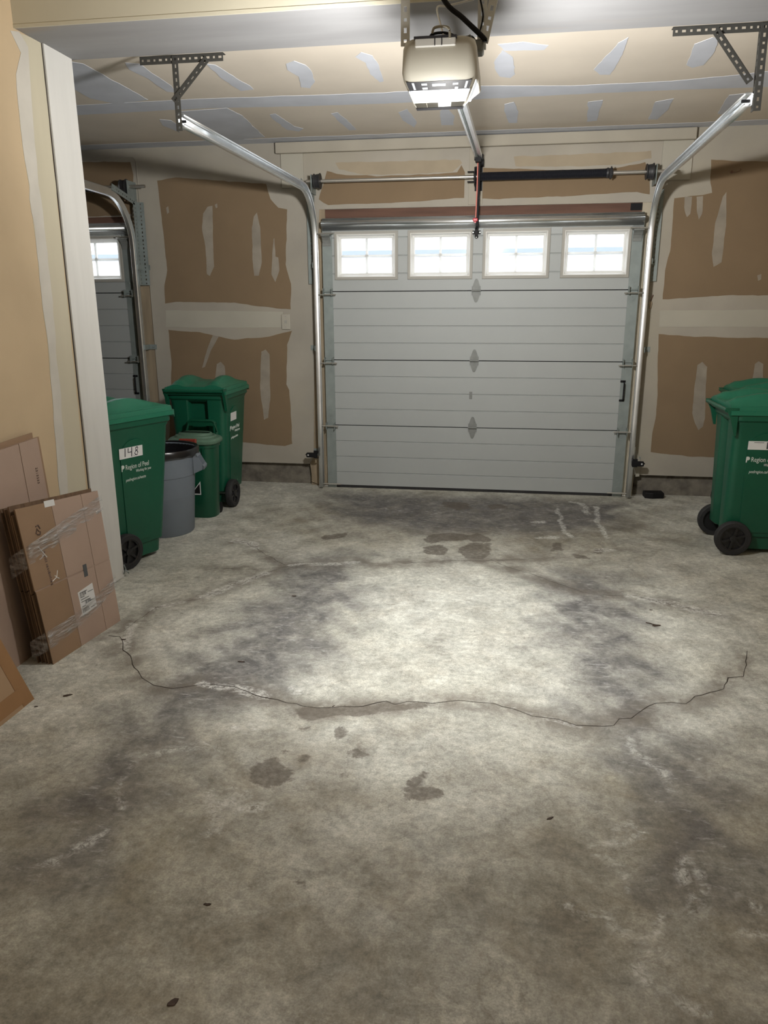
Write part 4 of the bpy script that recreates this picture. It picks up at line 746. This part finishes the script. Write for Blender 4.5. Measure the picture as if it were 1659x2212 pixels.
bm = bmesh.new(); loft(bm, [[Vector((x, y, z)) for x, y in ((-w_, -.010), (w_, -.010), (w_, -.002), (-w_, -.002))] for z, w_ in ((-0.005, .006), (0.005, .009), (0.035, .012), (0.046, .008))]); link('tag_body', bm, 'jamb_wood', T)
bm = bmesh.new(); tube(bm, [(0.0, -0.006, 0.045), (0.004, -0.008, 0.06), (0.010, -0.008, 0.08), (0.016, -0.002, 0.092)], 0.003, 6); link('cord', bm, 'lintel_wood', T)
T = thing('wire_nail', 'small dark nail with a wire hook high on the wall right of the door', 'nail', (2.999, 0.05, 2.403))
bm = bmesh.new(); lathe(bm, [(0.0, -0.012), (0.009, -0.012), (0.009, -0.006), (0.003, -0.006), (0.003, 0.0)], (0, 0, 0), 'Y', 10); link('nail_head', bm, 'lintel_wood', T)
bm = bmesh.new(); tube(bm, [(0.0, -0.008, 0), (0.03, -0.008, -0.002), (0.052, -0.01, 0.004), (0.060, -0.012, 0.014), (0.055, -0.012, 0.02)], 0.002, 6); link('wire', bm, 'lintel_wood', T)
T = thing('floor_block', 'small black plastic block on the floor by the right door jamb', 'block', (2.665, 0.015, 0.0), math.radians(8))
bm = bmesh.new(); loft(bm, [[Vector((x * s, y * s, z)) for x, y in ((-.078, -.035), (-.02, -.055), (.072, -.045), (.078, .04), (-.07, .045))] for z, s in ((0, .94), (.008, 1), (.040, 1.0), (.046, .95))]); link('block_body', bm, 'plastic_black', T)

# ------------------------------------------------------------------ wheeled bins
def rrect(hx, y0, y1, z, r, n=5, notch=None):
    """rounded rectangle; notch = (half width, depth) cut into the rear (y0) side"""
    p = []
    for cx, cy, a0 in ((hx - r, y1 - r, 0), (-hx + r, y1 - r, 90), (-hx + r, y0 + r, 180)):
        for i in range(n): t = math.radians(a0 + 90 * i / (n - 1)); p.append((cx + r * math.cos(t), cy + r * math.sin(t)))
    if notch:
        w_, d = notch; p += [(-w_ - 0.012, y0), (-w_, y0 + 0.012), (-w_ + 0.006, y0 + d), (w_ - 0.006, y0 + d), (w_, y0 + 0.012), (w_ + 0.012, y0)]
    for i in range(n): t = math.radians(270 + 90 * i / (n - 1)); p.append((hx - r + r * math.cos(t), y0 + r + r * math.sin(t)))
    return [Vector((x, y, z)) for x, y in p]
def wheel(r, w_, parent, x, y, side):
    bm = bmesh.new(); lathe(bm, [(r * .72, -w_ / 2), (r * .93, -w_ / 2), (r * .985, -w_ * .38), (r, -w_ * .15), (r, w_ * .15), (r * .985, w_ * .38), (r * .93, w_ / 2), (r * .72, w_ / 2), (r * .70, 0), (r * .72, -w_ / 2)], (0, 0, 0), 'X', 36)
    o = link('wheel', bm, 'rubber', parent, True, (x, y, r))
    bm = bmesh.new(); lathe(bm, [(0.0, -w_ * .12), (r * .71, -w_ * .12), (r * .71, w_ * .12), (0.0, w_ * .12)], (0, 0, 0), 'X', 28)
    s = side
    lathe(bm, [(r * .72, s * w_ * .10), (r * .72, s * w_ * .46), (r * .64, s * w_ * .40), (r * .62, s * w_ * .12)], (0, 0, 0), 'X', 28)
    lathe(bm, [(r * .22, s * w_ * .10), (r * .20, s * w_ * .46), (r * .08, s * w_ * .50), (0, s * w_ * .50)], (0, 0, 0), 'X', 16)
    for k in range(6):
        t = k * math.pi / 3 + .3; c, q = math.cos(t), math.sin(t); F = Matrix(((0, 0, 1, 0), (c, -q, 0, 0), (q, c, 0, 0), (0, 0, 0, 1)))
        obox(bm, F, (r * .15, -r * .07, min(0, s * w_ * .36)), (r * .66, r * .07, max(0, s * w_ * .36)))
    link('hub', bm, 'hub_black', o, False)
    return o
BH = 0.865
def bx(z): return 0.178 + (0.222 - 0.178) * (z - 0.1) / (BH - 0.1)          # half width of the body at height z
def by1(z): return 0.380 + (0.458 - 0.380) * (z - 0.1) / (BH - 0.1)          # front
def by0(z): return 0.0 - 0.018 * (z - 0.1) / (BH - 0.1)                       # rear
def build_bin(label):
    T = thing('wheelie_bin', label, 'bin', group='green wheeled bins')
    bm = bmesh.new(); lv = [(0.028, -0.012, 0.055), (0.105, -0.012, 0.055), (0.112, 0.0, 0.02), (0.13, 0, 0), (0.30, 0, 0), (0.5, 0, 0), (0.7, 0, 0), (BH - 0.06, 0, 0)]
    loft(bm, [rrect(bx(z) + e, by0(z) + q, by1(z) + e, z, 0.045, 5, (0.070, 0.055)) for z, e, q in lv] + [rrect(bx(BH) + 0.002, by0(BH), by1(BH), BH - 0.05, 0.045, 5, (0.070, 0.01)), rrect(bx(BH) + 0.002, by0(BH), by1(BH), BH, 0.045, 5, (0.070, 0.004))])
    link('body', bm, 'bin_green', T, True)
    bm = bmesh.new(); r0 = rrect(bx(BH) + 0.004, by0(BH) - .004, by1(BH) + 0.004, BH - 0.040, 0.045); r1 = rrect(bx(BH) + 0.014, by0(BH) - 0.012, by1(BH) + 0.014, BH - 0.030, 0.05); r2 = rrect(bx(BH) + 0.014, by0(BH) - 0.012, by1(BH) + 0.014, BH + 0.004, 0.05)
    loft(bm, [r0, r1, r2]); link('rim', bm, 'bin_green', T, True)
    # raised arched panel on each side
    for s in (1, -1):
        a = [(0.060, 0.14), (0.250, 0.14)]; cz = 0.66; rr_ = 0.10
        top = [(0.155 + 0.105 * math.cos(t) * (1.0), cz + rr_ * math.sin(t)) for t in [math.pi * k / 12 for k in range(13)]]
        poly = [(0.072, 0.14), (0.245, 0.14)] + top
        bm = bmesh.new()
        def fn(u, v, d, s=s): return Vector((s * (bx(v) + d), u + 0.018, v))
        prism(bm, poly, fn, -0.004, 0.0052); link('side_panel', bm, 'bin_green', T)
    # lid: hinged at the rear, valley between two raised shoulders
    hx, y0, y1 = 0.243, -0.052, 0.505; zb = BH + 0.006
    def sm(x): x = max(0, min(1, x)); return x * x * (3 - 2 * x)
    E = [0, .011, .016, .030, .036, .055, .070, .085, .10, .115, .135, .16, .19, .22]
    GX_ = [-hx + e for e in E] + [0.0] + [hx - e for e in E[::-1]]
    GY_ = [y0, y0 + .012, y0 + .03, y0 + .05] + [y0 + .08 + .03 * i for i in range(8)] + [y1 - e for e in E[::-1] if e < .2]
    nx_, ny_ = len(GX_), len(GY_)
    bm = bmesh.new(); g = []
    for yy in GY_:
        row = []
        for xx in GX_:
            x, y = xx, yy; c = 0.05; e = min(hx - abs(x), y1 - y)
            qx = abs(x) - (hx - c); qy = y - (y1 - c)
            if qx > 0 and qy > 0:      # round the front corners
                m_ = max(qx, qy); l = math.hypot(qx, qy); k_ = m_ / l; x = math.copysign(hx - c + qx * k_, x); y = y1 - c + qy * k_
            t = (y - y0) / (y1 - y0); front = 1 - 0.80 * sm((t - 0.40) / 0.50)
            z = zb + 0.022 + 0.026 * sm((e - 0.011) / 0.005) + 0.006 * sm((e - .030) / .006)
            z += (0.040 * sm((e - .036) / .055) * sm((abs(x) - 0.070) / 0.055)) * front * (0.35 + .65 * sm(t / 0.10))
            z += 0.024 * sm((t - .10) / .25) * sm((e - .05) / .04) * (1 - sm((t - .55) / .4))
            row.append(bm.verts.new((x, y, z)))
        g.append(row)
    for j in range(ny_ - 1):
        for i in range(nx_ - 1): bm.faces.new((g[j][i], g[j][i + 1], g[j + 1][i + 1], g[j + 1][i]))
    edge = g[0] + [r[-1] for r in g[1:]] + g[-1][-2::-1] + [r[0] for r in g[-2:0:-1]]
    low = [bm.verts.new((v.co.x * 1.004, v.co.y, zb - 0.004 - (0.016 if v.co.y > y1 - 0.03 else 0.0))) for v in edge]
    for i in range(len(edge)): j = (i + 1) % len(edge); bm.faces.new((edge[i], low[i], low[j], edge[j]))
    bm.faces.new(low)
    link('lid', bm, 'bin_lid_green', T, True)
    # rear handle under the hinge
    bm = bmesh.new(); tube(bm, [(-0.225, -0.072, BH + 0.030), (0.225, -0.072, BH + 0.030)], 0.013, 10)
    for x in (-0.225, 0.0, 0.225):
        prism(bm, [(-0.085, BH + 0.045), (-0.010, BH + 0.045), (-0.010, BH - 0.12), (-0.022, BH - 0.12), (-0.050, BH - 0.02)] if x else [(-0.08, BH + 0.04), (-0.01, BH + 0.04), (-0.01, BH - .01)], lambda u, v, d, x=x: Vector((x + d, u, v)), -0.010, 0.010)
    link('handle', bm, 'bin_green', T, True)
    bm = bmesh.new(); tube(bm, [(-0.20, 0.050, 0.107), (0.20, 0.050, 0.107)], 0.007, 8); link('axle', bm, 'steel_rod', T)
    wheel(0.107, 0.050, T, 0.212, 0.050, 1); wheel(0.107, 0.050, T, -0.212, 0.050, -1)
    return T
def side_frame(y, z, d=0.0058):
    n = Vector((1, 0, -(0.222 - 0.178) / 0.765)).normalized(); yv = Vector((0, 1, 0)); up = n.cross(yv)
    return frame((bx(z) + d, y, z), yv, up, n)
def bin_print(T, slogan=True):
    F = side_frame(0.098, 0.588, 0.006); text('Region of Peel', 0.042, F, 'print_white', T, 'lettering', 0.72)
    text('Working for you', 0.024, side_frame(0.172, 0.562, 0.006), 'print_white', T, 'lettering', 0.70, 0.25)
    text('peelregion.ca/waste', 0.026, side_frame(0.096, 0.518, 0.006), 'print_white', T, 'lettering', 0.72, 0.2)
    bm = bmesh.new(); F = side_frame(0.070, 0.586, 0.0056)
    prism(bm, [(0.0, -0.004), (0.006, -0.004), (0.007, 0.010), (0.015, 0.011), (0.021, 0.017), (0.020, 0.028), (0.013, 0.033), (0.003, 0.033), (0.0, 0.028)], lambda u, v, d: F @ Vector((u, v, d)), 0, 0.0008); link('emblem', bm, 'print_white', T)
def sticker(T, y, z, w_, h_, printed=None):
    bm = bmesh.new(); F = side_frame(y, z, 0.0055); obox(bm, F, (0, 0, 0), (w_, h_, 0.0008)); o = link('sticker', bm, 'sticker_white', T); return o, F
proto = build_bin('green wheeled bin with a blank white sticker, at the wall left of the door')
b148 = copy_tree(proto); bR = copy_tree(proto); bRR = copy_tree(proto)
proto.location = (-0.795, -0.775, 0); proto.rotation_euler.z = math.radians(0)
bin_print(proto); sticker(proto, 0.085, 0.655, 0.125, 0.062)
b148.location = (-0.925, -2.145, 0); b148.rotation_euler.z = math.radians(-22); b148['label'] = 'green wheeled bin marked 148 on a white sticker, beside the white column'
bin_print(b148); st, F = sticker(b148, 0.060, 0.655, 0.170, 0.062)
bm = bmesh.new()
for pl in ([(0.052, 0.052), (0.050, 0.012)], [(0.070, 0.050), (0.068, 0.030), (0.090, 0.031)], [(0.091, 0.053), (0.088, 0.008)], [(0.101, 0.0105), (0.1025, 0.0115)], [(0.122, 0.050), (0.112, 0.044), (0.113, 0.036), (0.121, 0.031), (0.125, 0.022), (0.120, 0.012), (0.111, 0.012), (0.107, 0.021), (0.112, 0.030), (0.123, 0.037), (0.126, 0.045), (0.121, 0.051)]):
    tube(bm, [F @ Vector((0.040 + (u - .05) * 1.25, 0.003 + (v - .008) * 1.22 + .003, 0.0010)) for u, v in pl], 0.0026, 6)
link('handwritten_number', bm, 'ink_black', st)
bR.location = (2.825, -1.185, 0); bR.rotation_euler.z = math.radians(-90); bR['label'] = 'green wheeled bin with a wide white sticker, nearest on the right side'
bin_print(bR); st, F = sticker(bR, 0.070, 0.662, 0.150, 0.052)
bm = bmesh.new(); obox(bm, F, (0.032, 0.0425, 0.0009), (0.088, 0.0455, 0.0013)); link('printed_line', bm, 'print_grey', st)
bm = bmesh.new(); obox(bm, F, (0.104, 0.006, 0.0009), (0.146, 0.047, 0.0014)); link('printed_box', bm, 'print_grey', st)
bRR.location = (3.08, -0.50, 0); bRR.rotation_euler.z = math.radians(-90); bRR['label'] = 'green wheeled bin by the right back wall, mostly hidden behind another bin'

# small organics bin with a red latch
def build_small():
    T = thing('organics_bin', 'small dark green bin with a red latch, just behind the grey can', 'bin', (-0.742, -0.985, 0))
    def rr(hx, y0, y1, z, r=0.085): return rrect(hx, y0, y1, z, r, 7)
    bm = bmesh.new(); loft(bm, [rr(.132, -.085, .085, 0.0, .07), rr(.138, -.090, .090, .012, .075), rr(.150, -.100, .100, .30), rr(.158, -.106, .106, .50), rr(.160, -.108, .108, .545)]); link('body', bm, 'small_bin_green', T, True)
    bm = bmesh.new(); loft(bm, [rr(.152, -.100, .100, .515), rr(.166, -.114, .114, .520), rr(.166, -.114, .114, .555)])
    for x in (0.06, 0.09): prism(bm, [(x, .40), (x + .012, .40), (x + .014, .52), (x - .002, .52)], lambda u, v, d: Vector((u, d, v)), -0.118, -0.090)
    link('rim', bm, 'small_bin_green', T, True)
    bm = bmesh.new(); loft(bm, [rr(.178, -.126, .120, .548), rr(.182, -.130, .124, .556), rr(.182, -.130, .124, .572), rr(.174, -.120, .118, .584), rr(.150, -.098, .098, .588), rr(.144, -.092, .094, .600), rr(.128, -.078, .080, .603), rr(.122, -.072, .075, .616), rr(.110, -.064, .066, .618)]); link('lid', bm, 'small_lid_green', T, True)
    bm = bmesh.new(); box(bm, (-.066, -.146, .548), (.060, -.120, .592)); bevel(bm, .005)
    for i in range(8): box(bm, (-.060 + i * .015, -.148, .552), (-.052 + i * .015, -.145, .586))
    o = link('latch', bm, 'latch_red', T); o['label'] = 'red latch'
    bm = bmesh.new(); tube(bm, [(-.115, .115, .50), (-.115, .124, .60), (-.105, .126, .668), (-.085, .126, .682), (.085, .126, .682), (.105, .126, .668), (.115, .124, .60), (.115, .115, .50)], 0.012, 8); box(bm, (-.10, .121, .645), (.10, .131, .675)); link('handle', bm, 'small_bin_green', T, True)
    bm = bmesh.new(); p = [(-0.015, -.098, .185), (0.050, -.098, .185), (0.050, -.098, .265)]; n = Vector((0, -1, 0)) * .004
    def tri(k): c = sum((Vector(q) for q in p), Vector()) / 3; return [c + (Vector(q) - c) * k for q in p]
    loft(bm, [[q + n for q in tri(1.25)], [q + n * 1.15 for q in tri(1.25)]]); s = link('sticker', bm, 'sticker_white', T)
    bm = bmesh.new(); loft(bm, [[q + n * 1.16 for q in tri(.95)], [q + n * 1.22 for q in tri(.95)]]); link('sticker_face', bm, 'plastic_black', s)
    bm = bmesh.new(); lathe(bm, [(0.0, -.012), (.040, -.012), (.042, 0), (.040, .012), (0.0, .012)], (.118, 0, .042), 'X', 18); link('wheel', bm, 'plastic_black', T, False, (0, .075, 0))
    bm = bmesh.new(); lathe(bm, [(0.0, -.012), (.040, -.012), (.042, 0), (.040, .012), (0.0, .012)], (-.118, 0, .042), 'X', 18); link('wheel', bm, 'plastic_black', T, False, (0, .075, 0))
build_small()

# round grey can with a black liner
def build_can():
    T = thing('garbage_can', 'round grey plastic can lined with a black bag, in front of the small green bin', 'garbage can', (-0.825, -1.405, 0))
    bm = bmesh.new(); lathe(bm, [(0.0, 0.004), (.185, 0.0), (.193, .010), (.220, .40), (.226, .405), (.234, .545), (.250, .548), (.253, .556), (.253, .576), (.246, .580), (.236, .574), (.222, .40), (.190, .02), (0.0, .02)], (0, 0, 0), 'Z', 48); link('body', bm, 'can_grey', T, True)
    bm = bmesh.new(); prof = [(.257, .545), (.258, .575), (.252, .587), (.240, .584), (.228, .54), (.215, .46), (.16, .42), (0.0, .40)]; rings = []
    for r, z in prof:
        rings.append([Vector(((r + (.006 * noise.noise(Vector((math.cos(t) * 5, math.sin(t) * 5, z * 9))) if z < .58 else 0)) * math.cos(t), (r) * math.sin(t), z + (.018 * noise.noise(Vector((math.cos(t) * 4, math.sin(t) * 4, 2))) if z < .56 and r > .24 else .03 * noise.noise(Vector((r * 30 * math.cos(t), r * 30 * math.sin(t), 1))) if r < .22 else 0))) for t in [2 * math.pi * k / 56 for k in range(56)]])
    loft(bm, rings, False, True); link('bin_liner', bm, 'bag_black', T, True)
    for a in (12, 192):
        t = math.radians(a); F = Matrix.Rotation(t, 4, 'Z'); bm = bmesh.new()
        loft(bm, [[F @ Vector((x, y, z)) for x, z in ((.228, .54), (.252, .54), (.298, .455), (.296, .440), (.228, .41))] for y in (-.055, -.048)]); loft(bm, [[F @ Vector((x, y, z)) for x, z in ((.228, .54), (.252, .54), (.298, .455), (.296, .440), (.228, .41))] for y in (.048, .055)])
        loft(bm, [[F @ Vector((x, y, z)) for x, z in ((.290, .470), (.300, .455), (.298, .438), (.286, .438))] for y in (-.055, .055)]); loft(bm, [[F @ Vector((x, y, z)) for x, z in ((.228, .545), (.252, .545), (.262, .525), (.258, .52), (.228, .54))] for y in (-.055, .055)])
        link('handle', bm, 'can_grey', T)
build_can()

# ------------------------------------------------------------------ flattened cartons leaning on the left wall
def quadpt(c, u, v):  # bilinear on (BL, BR, TR, TL)
    return (c[0] * (1 - u) + c[1] * u) * (1 - v) + (c[3] * (1 - u) + c[2] * u) * v
def sheet(bm, c, n, d0, d1, mi=0, u0=0, u1=1, v0=0, v1=1):
    P = [quadpt(c, u, v) for u, v in ((u0, v0), (u1, v0), (u1, v1), (u0, v1))]
    loft(bm, [[p - n * d0 for p in P], [p - n * d1 for p in P]], mi=mi)
def bundle(T, c, n, count, th, rnd, shift=0.012, up=0.02):
    """count sheets behind one another, each its own part"""
    rs = random.Random(rnd)
    for k in range(count):
        d0 = k * th; j = Vector((0, rs.uniform(-shift, shift) * 1.0, 0)); t = rs.uniform(-up, up * .3) if k else 0
        cc = [p + j + (Vector((0, 0, t)) if i > 1 else Vector((0, 0, 0))) for i, p in enumerate(c)]
        bm = bmesh.new(); yield k, bm, cc, d0, d0 + th * 0.82
def V(*a): return Vector(a)
loc = V(-0.45, -3.13, 0)
T = thing('cardboard_bundle', 'bundle of flattened pinkish cartons wrapped in clear film with a white shipping label', 'cardboard', tuple(loc))
c = [V(-0.448, -3.372, 0.0) - loc, V(-0.388, -2.888, 0.0) - loc, V(-0.500, -2.862, 0.655) - loc, V(-0.515, -3.385, 0.705) - loc]
nrm = (c[1] - c[0]).cross(c[3] - c[0]).normalized(); c[2] = c[2] - nrm * nrm.dot(c[2] - c[0])
th = 0.0068
for k, bm, cc, d0, d1 in bundle(T, c, nrm, 13, th, 3, 0.010, 0.03):
    if k == 0:      # the front carton: panels parted by creases, cut between the flaps and the body
        for u0, u1, m_ in ((0.0, 0.385, 1), (0.392, 0.765, 0), (0.772, 1.0, 0)):
            sheet(bm, cc, nrm, 0, d1, m_, u0, u1, 0.0, 0.478); sheet(bm, cc, nrm, 0, d1, m_, u0 - (.01 if u0 == 0 else 0), u1, 0.487, 0.995)
        sheet(bm, cc, nrm, d1 * .35, d1, 0, 0.0, 1.0, 0.0, 0.985)
        link('carton', bm, ['kraft_pink', 'kraft_brown'], T)
    else:
        sheet(bm, cc, nrm, d0, d1 - .0025, 0, 0, 1, 0.0, 0.478); sheet(bm, cc, nrm, d0 + .0012, d1, 0, .0, 1, 0.484, 1.0)
        link('carton', bm, 'kraft_edge' if k % 3 else 'kraft_brown', T)
# print, tape, label
def on_front(u0, u1, v0, v1, lift): return lambda u, v, d: quadpt(c, u, v) + nrm * (d + lift)
bm = bmesh.new()
ring_o = [(0.165 + 0.075 * math.cos(t), 0.845 + 0.058 * math.sin(t)) for t in [2 * math.pi * k / 28 for k in range(28)]]; ring_i = [(0.165 + 0.058 * math.cos(t), 0.845 + 0.045 * math.sin(t)) for t in [2 * math.pi * k / 28 for k in range(28)]]
f = on_front(0, 1, 0, 1, 0.0006); vo = [bm.verts.new(f(u, v, 0)) for u, v in ring_o]; vi = [bm.verts.new(f(u, v, 0)) for u, v in ring_i]
for i in range(28): j = (i + 1) % 28; bm.faces.new((vo[i], vo[j], vi[j], vi[i]))
for pl in ([(0.14, .82), (.16, .85), (.175, .83)], [(.15, .865), (.18, .87), (.195, .845)], [(.15, .815), (.18, .81), (.19, .83)]): tube(bm, [f(u, v, 0) for u, v in pl], .0035, 5)
link('printed_stamp', bm, 'kraft_print', T)
fx = (c[1] - c[0]).normalized(); fy = nrm.cross(fx)
def ff(u, v, a=0): 
    M = frame(quadpt(c, u, v) + nrm * 0.0008, fx, fy, nrm); return M @ Matrix.Rotation(math.radians(a), 4, 'Z')
bm = bmesh.new(); rs = random.Random(5); u = 0.0; M_ = ff(0.165, 0.70, -86)
while u < 0.15:
    w_ = rs.choice((.004, .006, .009)); obox(bm, M_, (u, 0, 0), (u + w_, rs.choice((.010, .013)), 0.0006)); u += w_ + rs.choice((.003, .004, .010))
o_ = link('printed_marks', bm, 'kraft_print', T); o_['kind'] = 'stuff'
bm = bmesh.new()
for pl in ([(.20, .50), (.26, .515), (.285, .555)], [(.24, .53), (.26, .515), (.285, .50)], [(.13, .74), (.20, .66)]): tube(bm, [f(u, v, 0) for u, v in pl], .0022, 5)
link('printed_arrow', bm, 'sticker_white', T)
bm = bmesh.new(); P = [f(u, v, 0) for u, v in ((0.475, 0.185), (0.69, 0.205), (0.685, 0.375), (0.47, 0.355))]; loft(bm, [P, [p + nrm * .001 for p in P]]); lab = link('shipping_label', bm, 'sticker_white', T)
bm = bmesh.new(); g = on_front(0, 1, 0, 1, 0.0020); rs = random.Random(9)
for i in range(9):
    v = .345 - i * .016
    if i in (1, 5, 8): 
        for q in range(9): u = .49 + q * .010 + .05 * (i == 5); w_ = rs.choice((.003, .005, .007)); P = [g(a, b + (a - .49) * .05, 0) for a, b in ((u, v - .012), (u + w_, v - .012), (u + w_, v + .012), (u, v + .012))]; bm.faces.new([bm.verts.new(p) for p in P])
    u0 = .60 if i in (1, 5, 8) else .49; u1 = u0 + rs.uniform(.05, .08 if u0 > .5 else .17); P = [g(a, b, 0) for a, b in ((u0, v - .002), (u1, v - .002), (u1, v + .0025), (u0, v + .0025))]; bm.faces.new([bm.verts.new(p) for p in P])
link('label_print', bm, 'print_grey', lab)
bm = bmesh.new(); P = [f(u, v, 0) for u, v in ((0.60, 0.435), (0.65, 0.435), (0.655, 0.52), (0.605, 0.52))]; loft(bm, [P, [p + nrm * .001 for p in P]]); link('black_tape', bm, 'print_grey', T)
bm = bmesh.new(); P = [f(u, v, 0) for u, v in ((0.30, 0.965), (0.42, 0.965), (0.42, 1.005), (0.30, 1.005))]; loft(bm, [P, [p + nrm * .001 for p in P]]); link('sticker', bm, 'sticker_white', T)
def film_band(name, pts, h0, h1, seed):
    """wrinkled film following the bundle: pts = (u, v, lift) along the front, then round the near side"""
    bm = bmesh.new(); rows = []; n_ = len(pts)
    for i, (p, hh) in enumerate(pts):
        r = []
        for q in range(7):
            t = q / 6 - .5; w_ = p + Vector((0, 0, 1)) * hh * t; kx = .004 * noise.noise(w_ * 26 + Vector((seed, 0, 0))) + .0045; r.append(bm.verts.new(w_ + (nrm if i < n_ - 4 else Vector((0.1, -1, 0)).normalized()) * kx))
        rows.append(r)
    for a, b in zip(rows, rows[1:]):
        for q in range(6): bm.faces.new((a[q], b[q], b[q + 1], a[q + 1]))
    return link(name, bm, 'stretch_film', T, True)
back_d = nrm * (13 * th)
def band(v_left, v_right, hl, hr, sag=0.0):
    pts = []
    for i in range(25):
        u = 1.02 - 1.02 * i / 24; v = v_right + (v_left - v_right) * (1 - u) - sag * math.sin(math.pi * u); pts.append((quadpt(c, u, v), hr + (hl - hr) * (1 - u)))
    e = quadpt(c, -0.005, v_left)
    for i in range(1, 5): pts.append((e - back_d * (i / 4) - fx * .006 - Vector((0, 0, .012 * i)), hl))
    return pts
film_band('stretch_wrap', band(0.70, 0.90, 0.095, 0.075), 0, 0, 1.0)
film_band('stretch_wrap', band(0.16, 0.30, 0.085, 0.055, 0.03), 0, 0, 5.0)

loc2 = V(-0.62, -3.3, 0)
T2 = thing('cardboard_bundle', 'taller flattened cartons with a printed number, leaning on the wall behind the wrapped bundle', 'cardboard', tuple(loc2))
c2 = [V(-0.590, -3.62, 0.0) - loc2, V(-0.590, -2.985, 0.0) - loc2, V(-0.636, -2.995, 0.935) - loc2, V(-0.636, -3.62, 0.915) - loc2]
n2 = (c2[1] - c2[0]).cross(c2[3] - c2[0]).normalized(); c2[2] = c2[2] - n2 * n2.dot(c2[2] - c2[0])
for k, bm, cc, d0, d1 in bundle(T2, c2, n2, 4, 0.0075, 8, 0.016, 0.02):
    if k == 0:
        for u0, u1 in ((0, .775), (.782, 1.0)): sheet(bm, cc, n2, 0, d1, 0, u0, u1, 0, 0.995)
        sheet(bm, cc, n2, d1 * .4, d1, 0, 0, 1, 0, .99)
        link('carton', bm, 'kraft_pink', T2)
    else:
        cc = [p + V(0, 0, .012 * (i > 1)) for i, p in enumerate(cc)]; sheet(bm, cc, n2, d0, d1, 0); link('carton', bm, 'kraft_brown' if k % 2 else 'kraft_pink', T2)
x2 = (c2[1] - c2[0]).normalized(); y2 = n2.cross(x2)
text('2315253', 0.020, frame(quadpt(c2, 0.90, 0.86) + n2 * .0008, x2, y2, n2) @ Matrix.Rotation(math.radians(-92), 4, 'Z'), 'kraft_print', T2, 'lettering', spacing=1.1)
loc3 = V(-0.40, -4.0, 0)
T3 = thing('leaning_carton', 'taped orange-brown carton leaning on the left wall, cut off by the photo edge', 'carton', tuple(loc3))
c3 = [V(-0.372, -4.30, 0.0) - loc3, V(-0.352, -3.661, 0.0) - loc3, V(-0.600, -3.735, 0.72) - loc3, V(-0.610, -4.32, 0.72) - loc3]
n3 = (c3[1] - c3[0]).cross(c3[3] - c3[0]).normalized(); c3[2] = c3[2] - n3 * n3.dot(c3[2] - c3[0])
bm = bmesh.new(); sheet(bm, c3, n3, 0, 0.03, 0, 0, .895, 0, 1); sheet(bm, c3, n3, 0.0015, 0.03, 1, .900, 1.0, 0.0, 1); link('carton_body', bm, ['kraft_tan', 'kraft_orange'], T3)
bm = bmesh.new(); sheet(bm, c3, n3, -0.0008, 0, 0, .55, .93, 0.02, .10); link('packing_tape', bm, 'kraft_orange', T3)

# ------------------------------------------------------------------ bits on the floor
def leaf_at(x, y, L, a, label, m='dry_leaf', curl=.15):
    L *= 0.8; rs = random.Random(int(abs(x * 991 + y * 77)))
    bm = bmesh.new(); top = [(-.5, 0), (-.3, .17), (0, .24), (.3, .14), (.5, 0), (.3, -.15), (0, -.22), (-.3, -.15)]
    top = [(u * rs.uniform(.75, 1.15), v * rs.uniform(.5, 1.4)) for u, v in top]; F = Matrix.Rotation(a, 4, 'Z'); lo = [F @ Vector((u * L, v * L, 0.0012)) for u, v in top]; hi = [F @ Vector((u * L * .9, v * L * .9, .002 + curl * L * (abs(u)) * .6)) for u, v in top]
    loft(bm, [lo, hi]); o = link('dry_leaf', bm, m, None, False, (x, y, 0)); return tag(o, label, 'leaf', 'leaf bits on the floor')
leaf_at(2.219,-2.573,0.06,0.3,'dark dry leaf with a long stem on the pale floor, right of the cracks')
leaf_at(-0.266,-3.097,0.035,0.2,'dark leaf scrap beside the crack next to the wrapped cardboard')
leaf_at(-0.239,-3.618,0.05,0.5,'ragged leaf scrap on the floor below the wrapped cardboard')
leaf_at(-0.311,-3.716,0.025,0.4,'small dark leaf scrap by the corner of the orange-brown carton')
leaf_at(0.356,-3.233,0.04,0.1,'round dark scrap on the left tyre mark')
leaf_at(0.377,-2.457,0.035,0.1,'thin dark leaf scrap near the far left tyre mark')
leaf_at(2.228,-2.376,0.02,0,'tiny black crumb above the stemmed leaf on the right')
leaf_at(0.835,-3.542,0.018,0.9,'tiny black crumb on the middle of the long near crack')
leaf_at(1.631,-4.089,0.03,0.6,'dark sliver on the floor in the lower right')
leaf_at(0.728,-4.569,0.025,0.2,'small reddish brown crumb low on the left floor')
leaf_at(0.759,-4.853,0.045,0.8,'reddish brown leaf sliver at the bottom of the floor')
bm=bmesh.new();tube(bm,[(2.174,-2.546,.003),(2.193,-2.553,.004),(2.212,-2.569,.004)],.0022,5);st=link('stem',bm,'dry_leaf');lf=[o for o in bpy.data.objects if o.name=='dry_leaf'][0];st.parent=lf;st.location=-lf.location
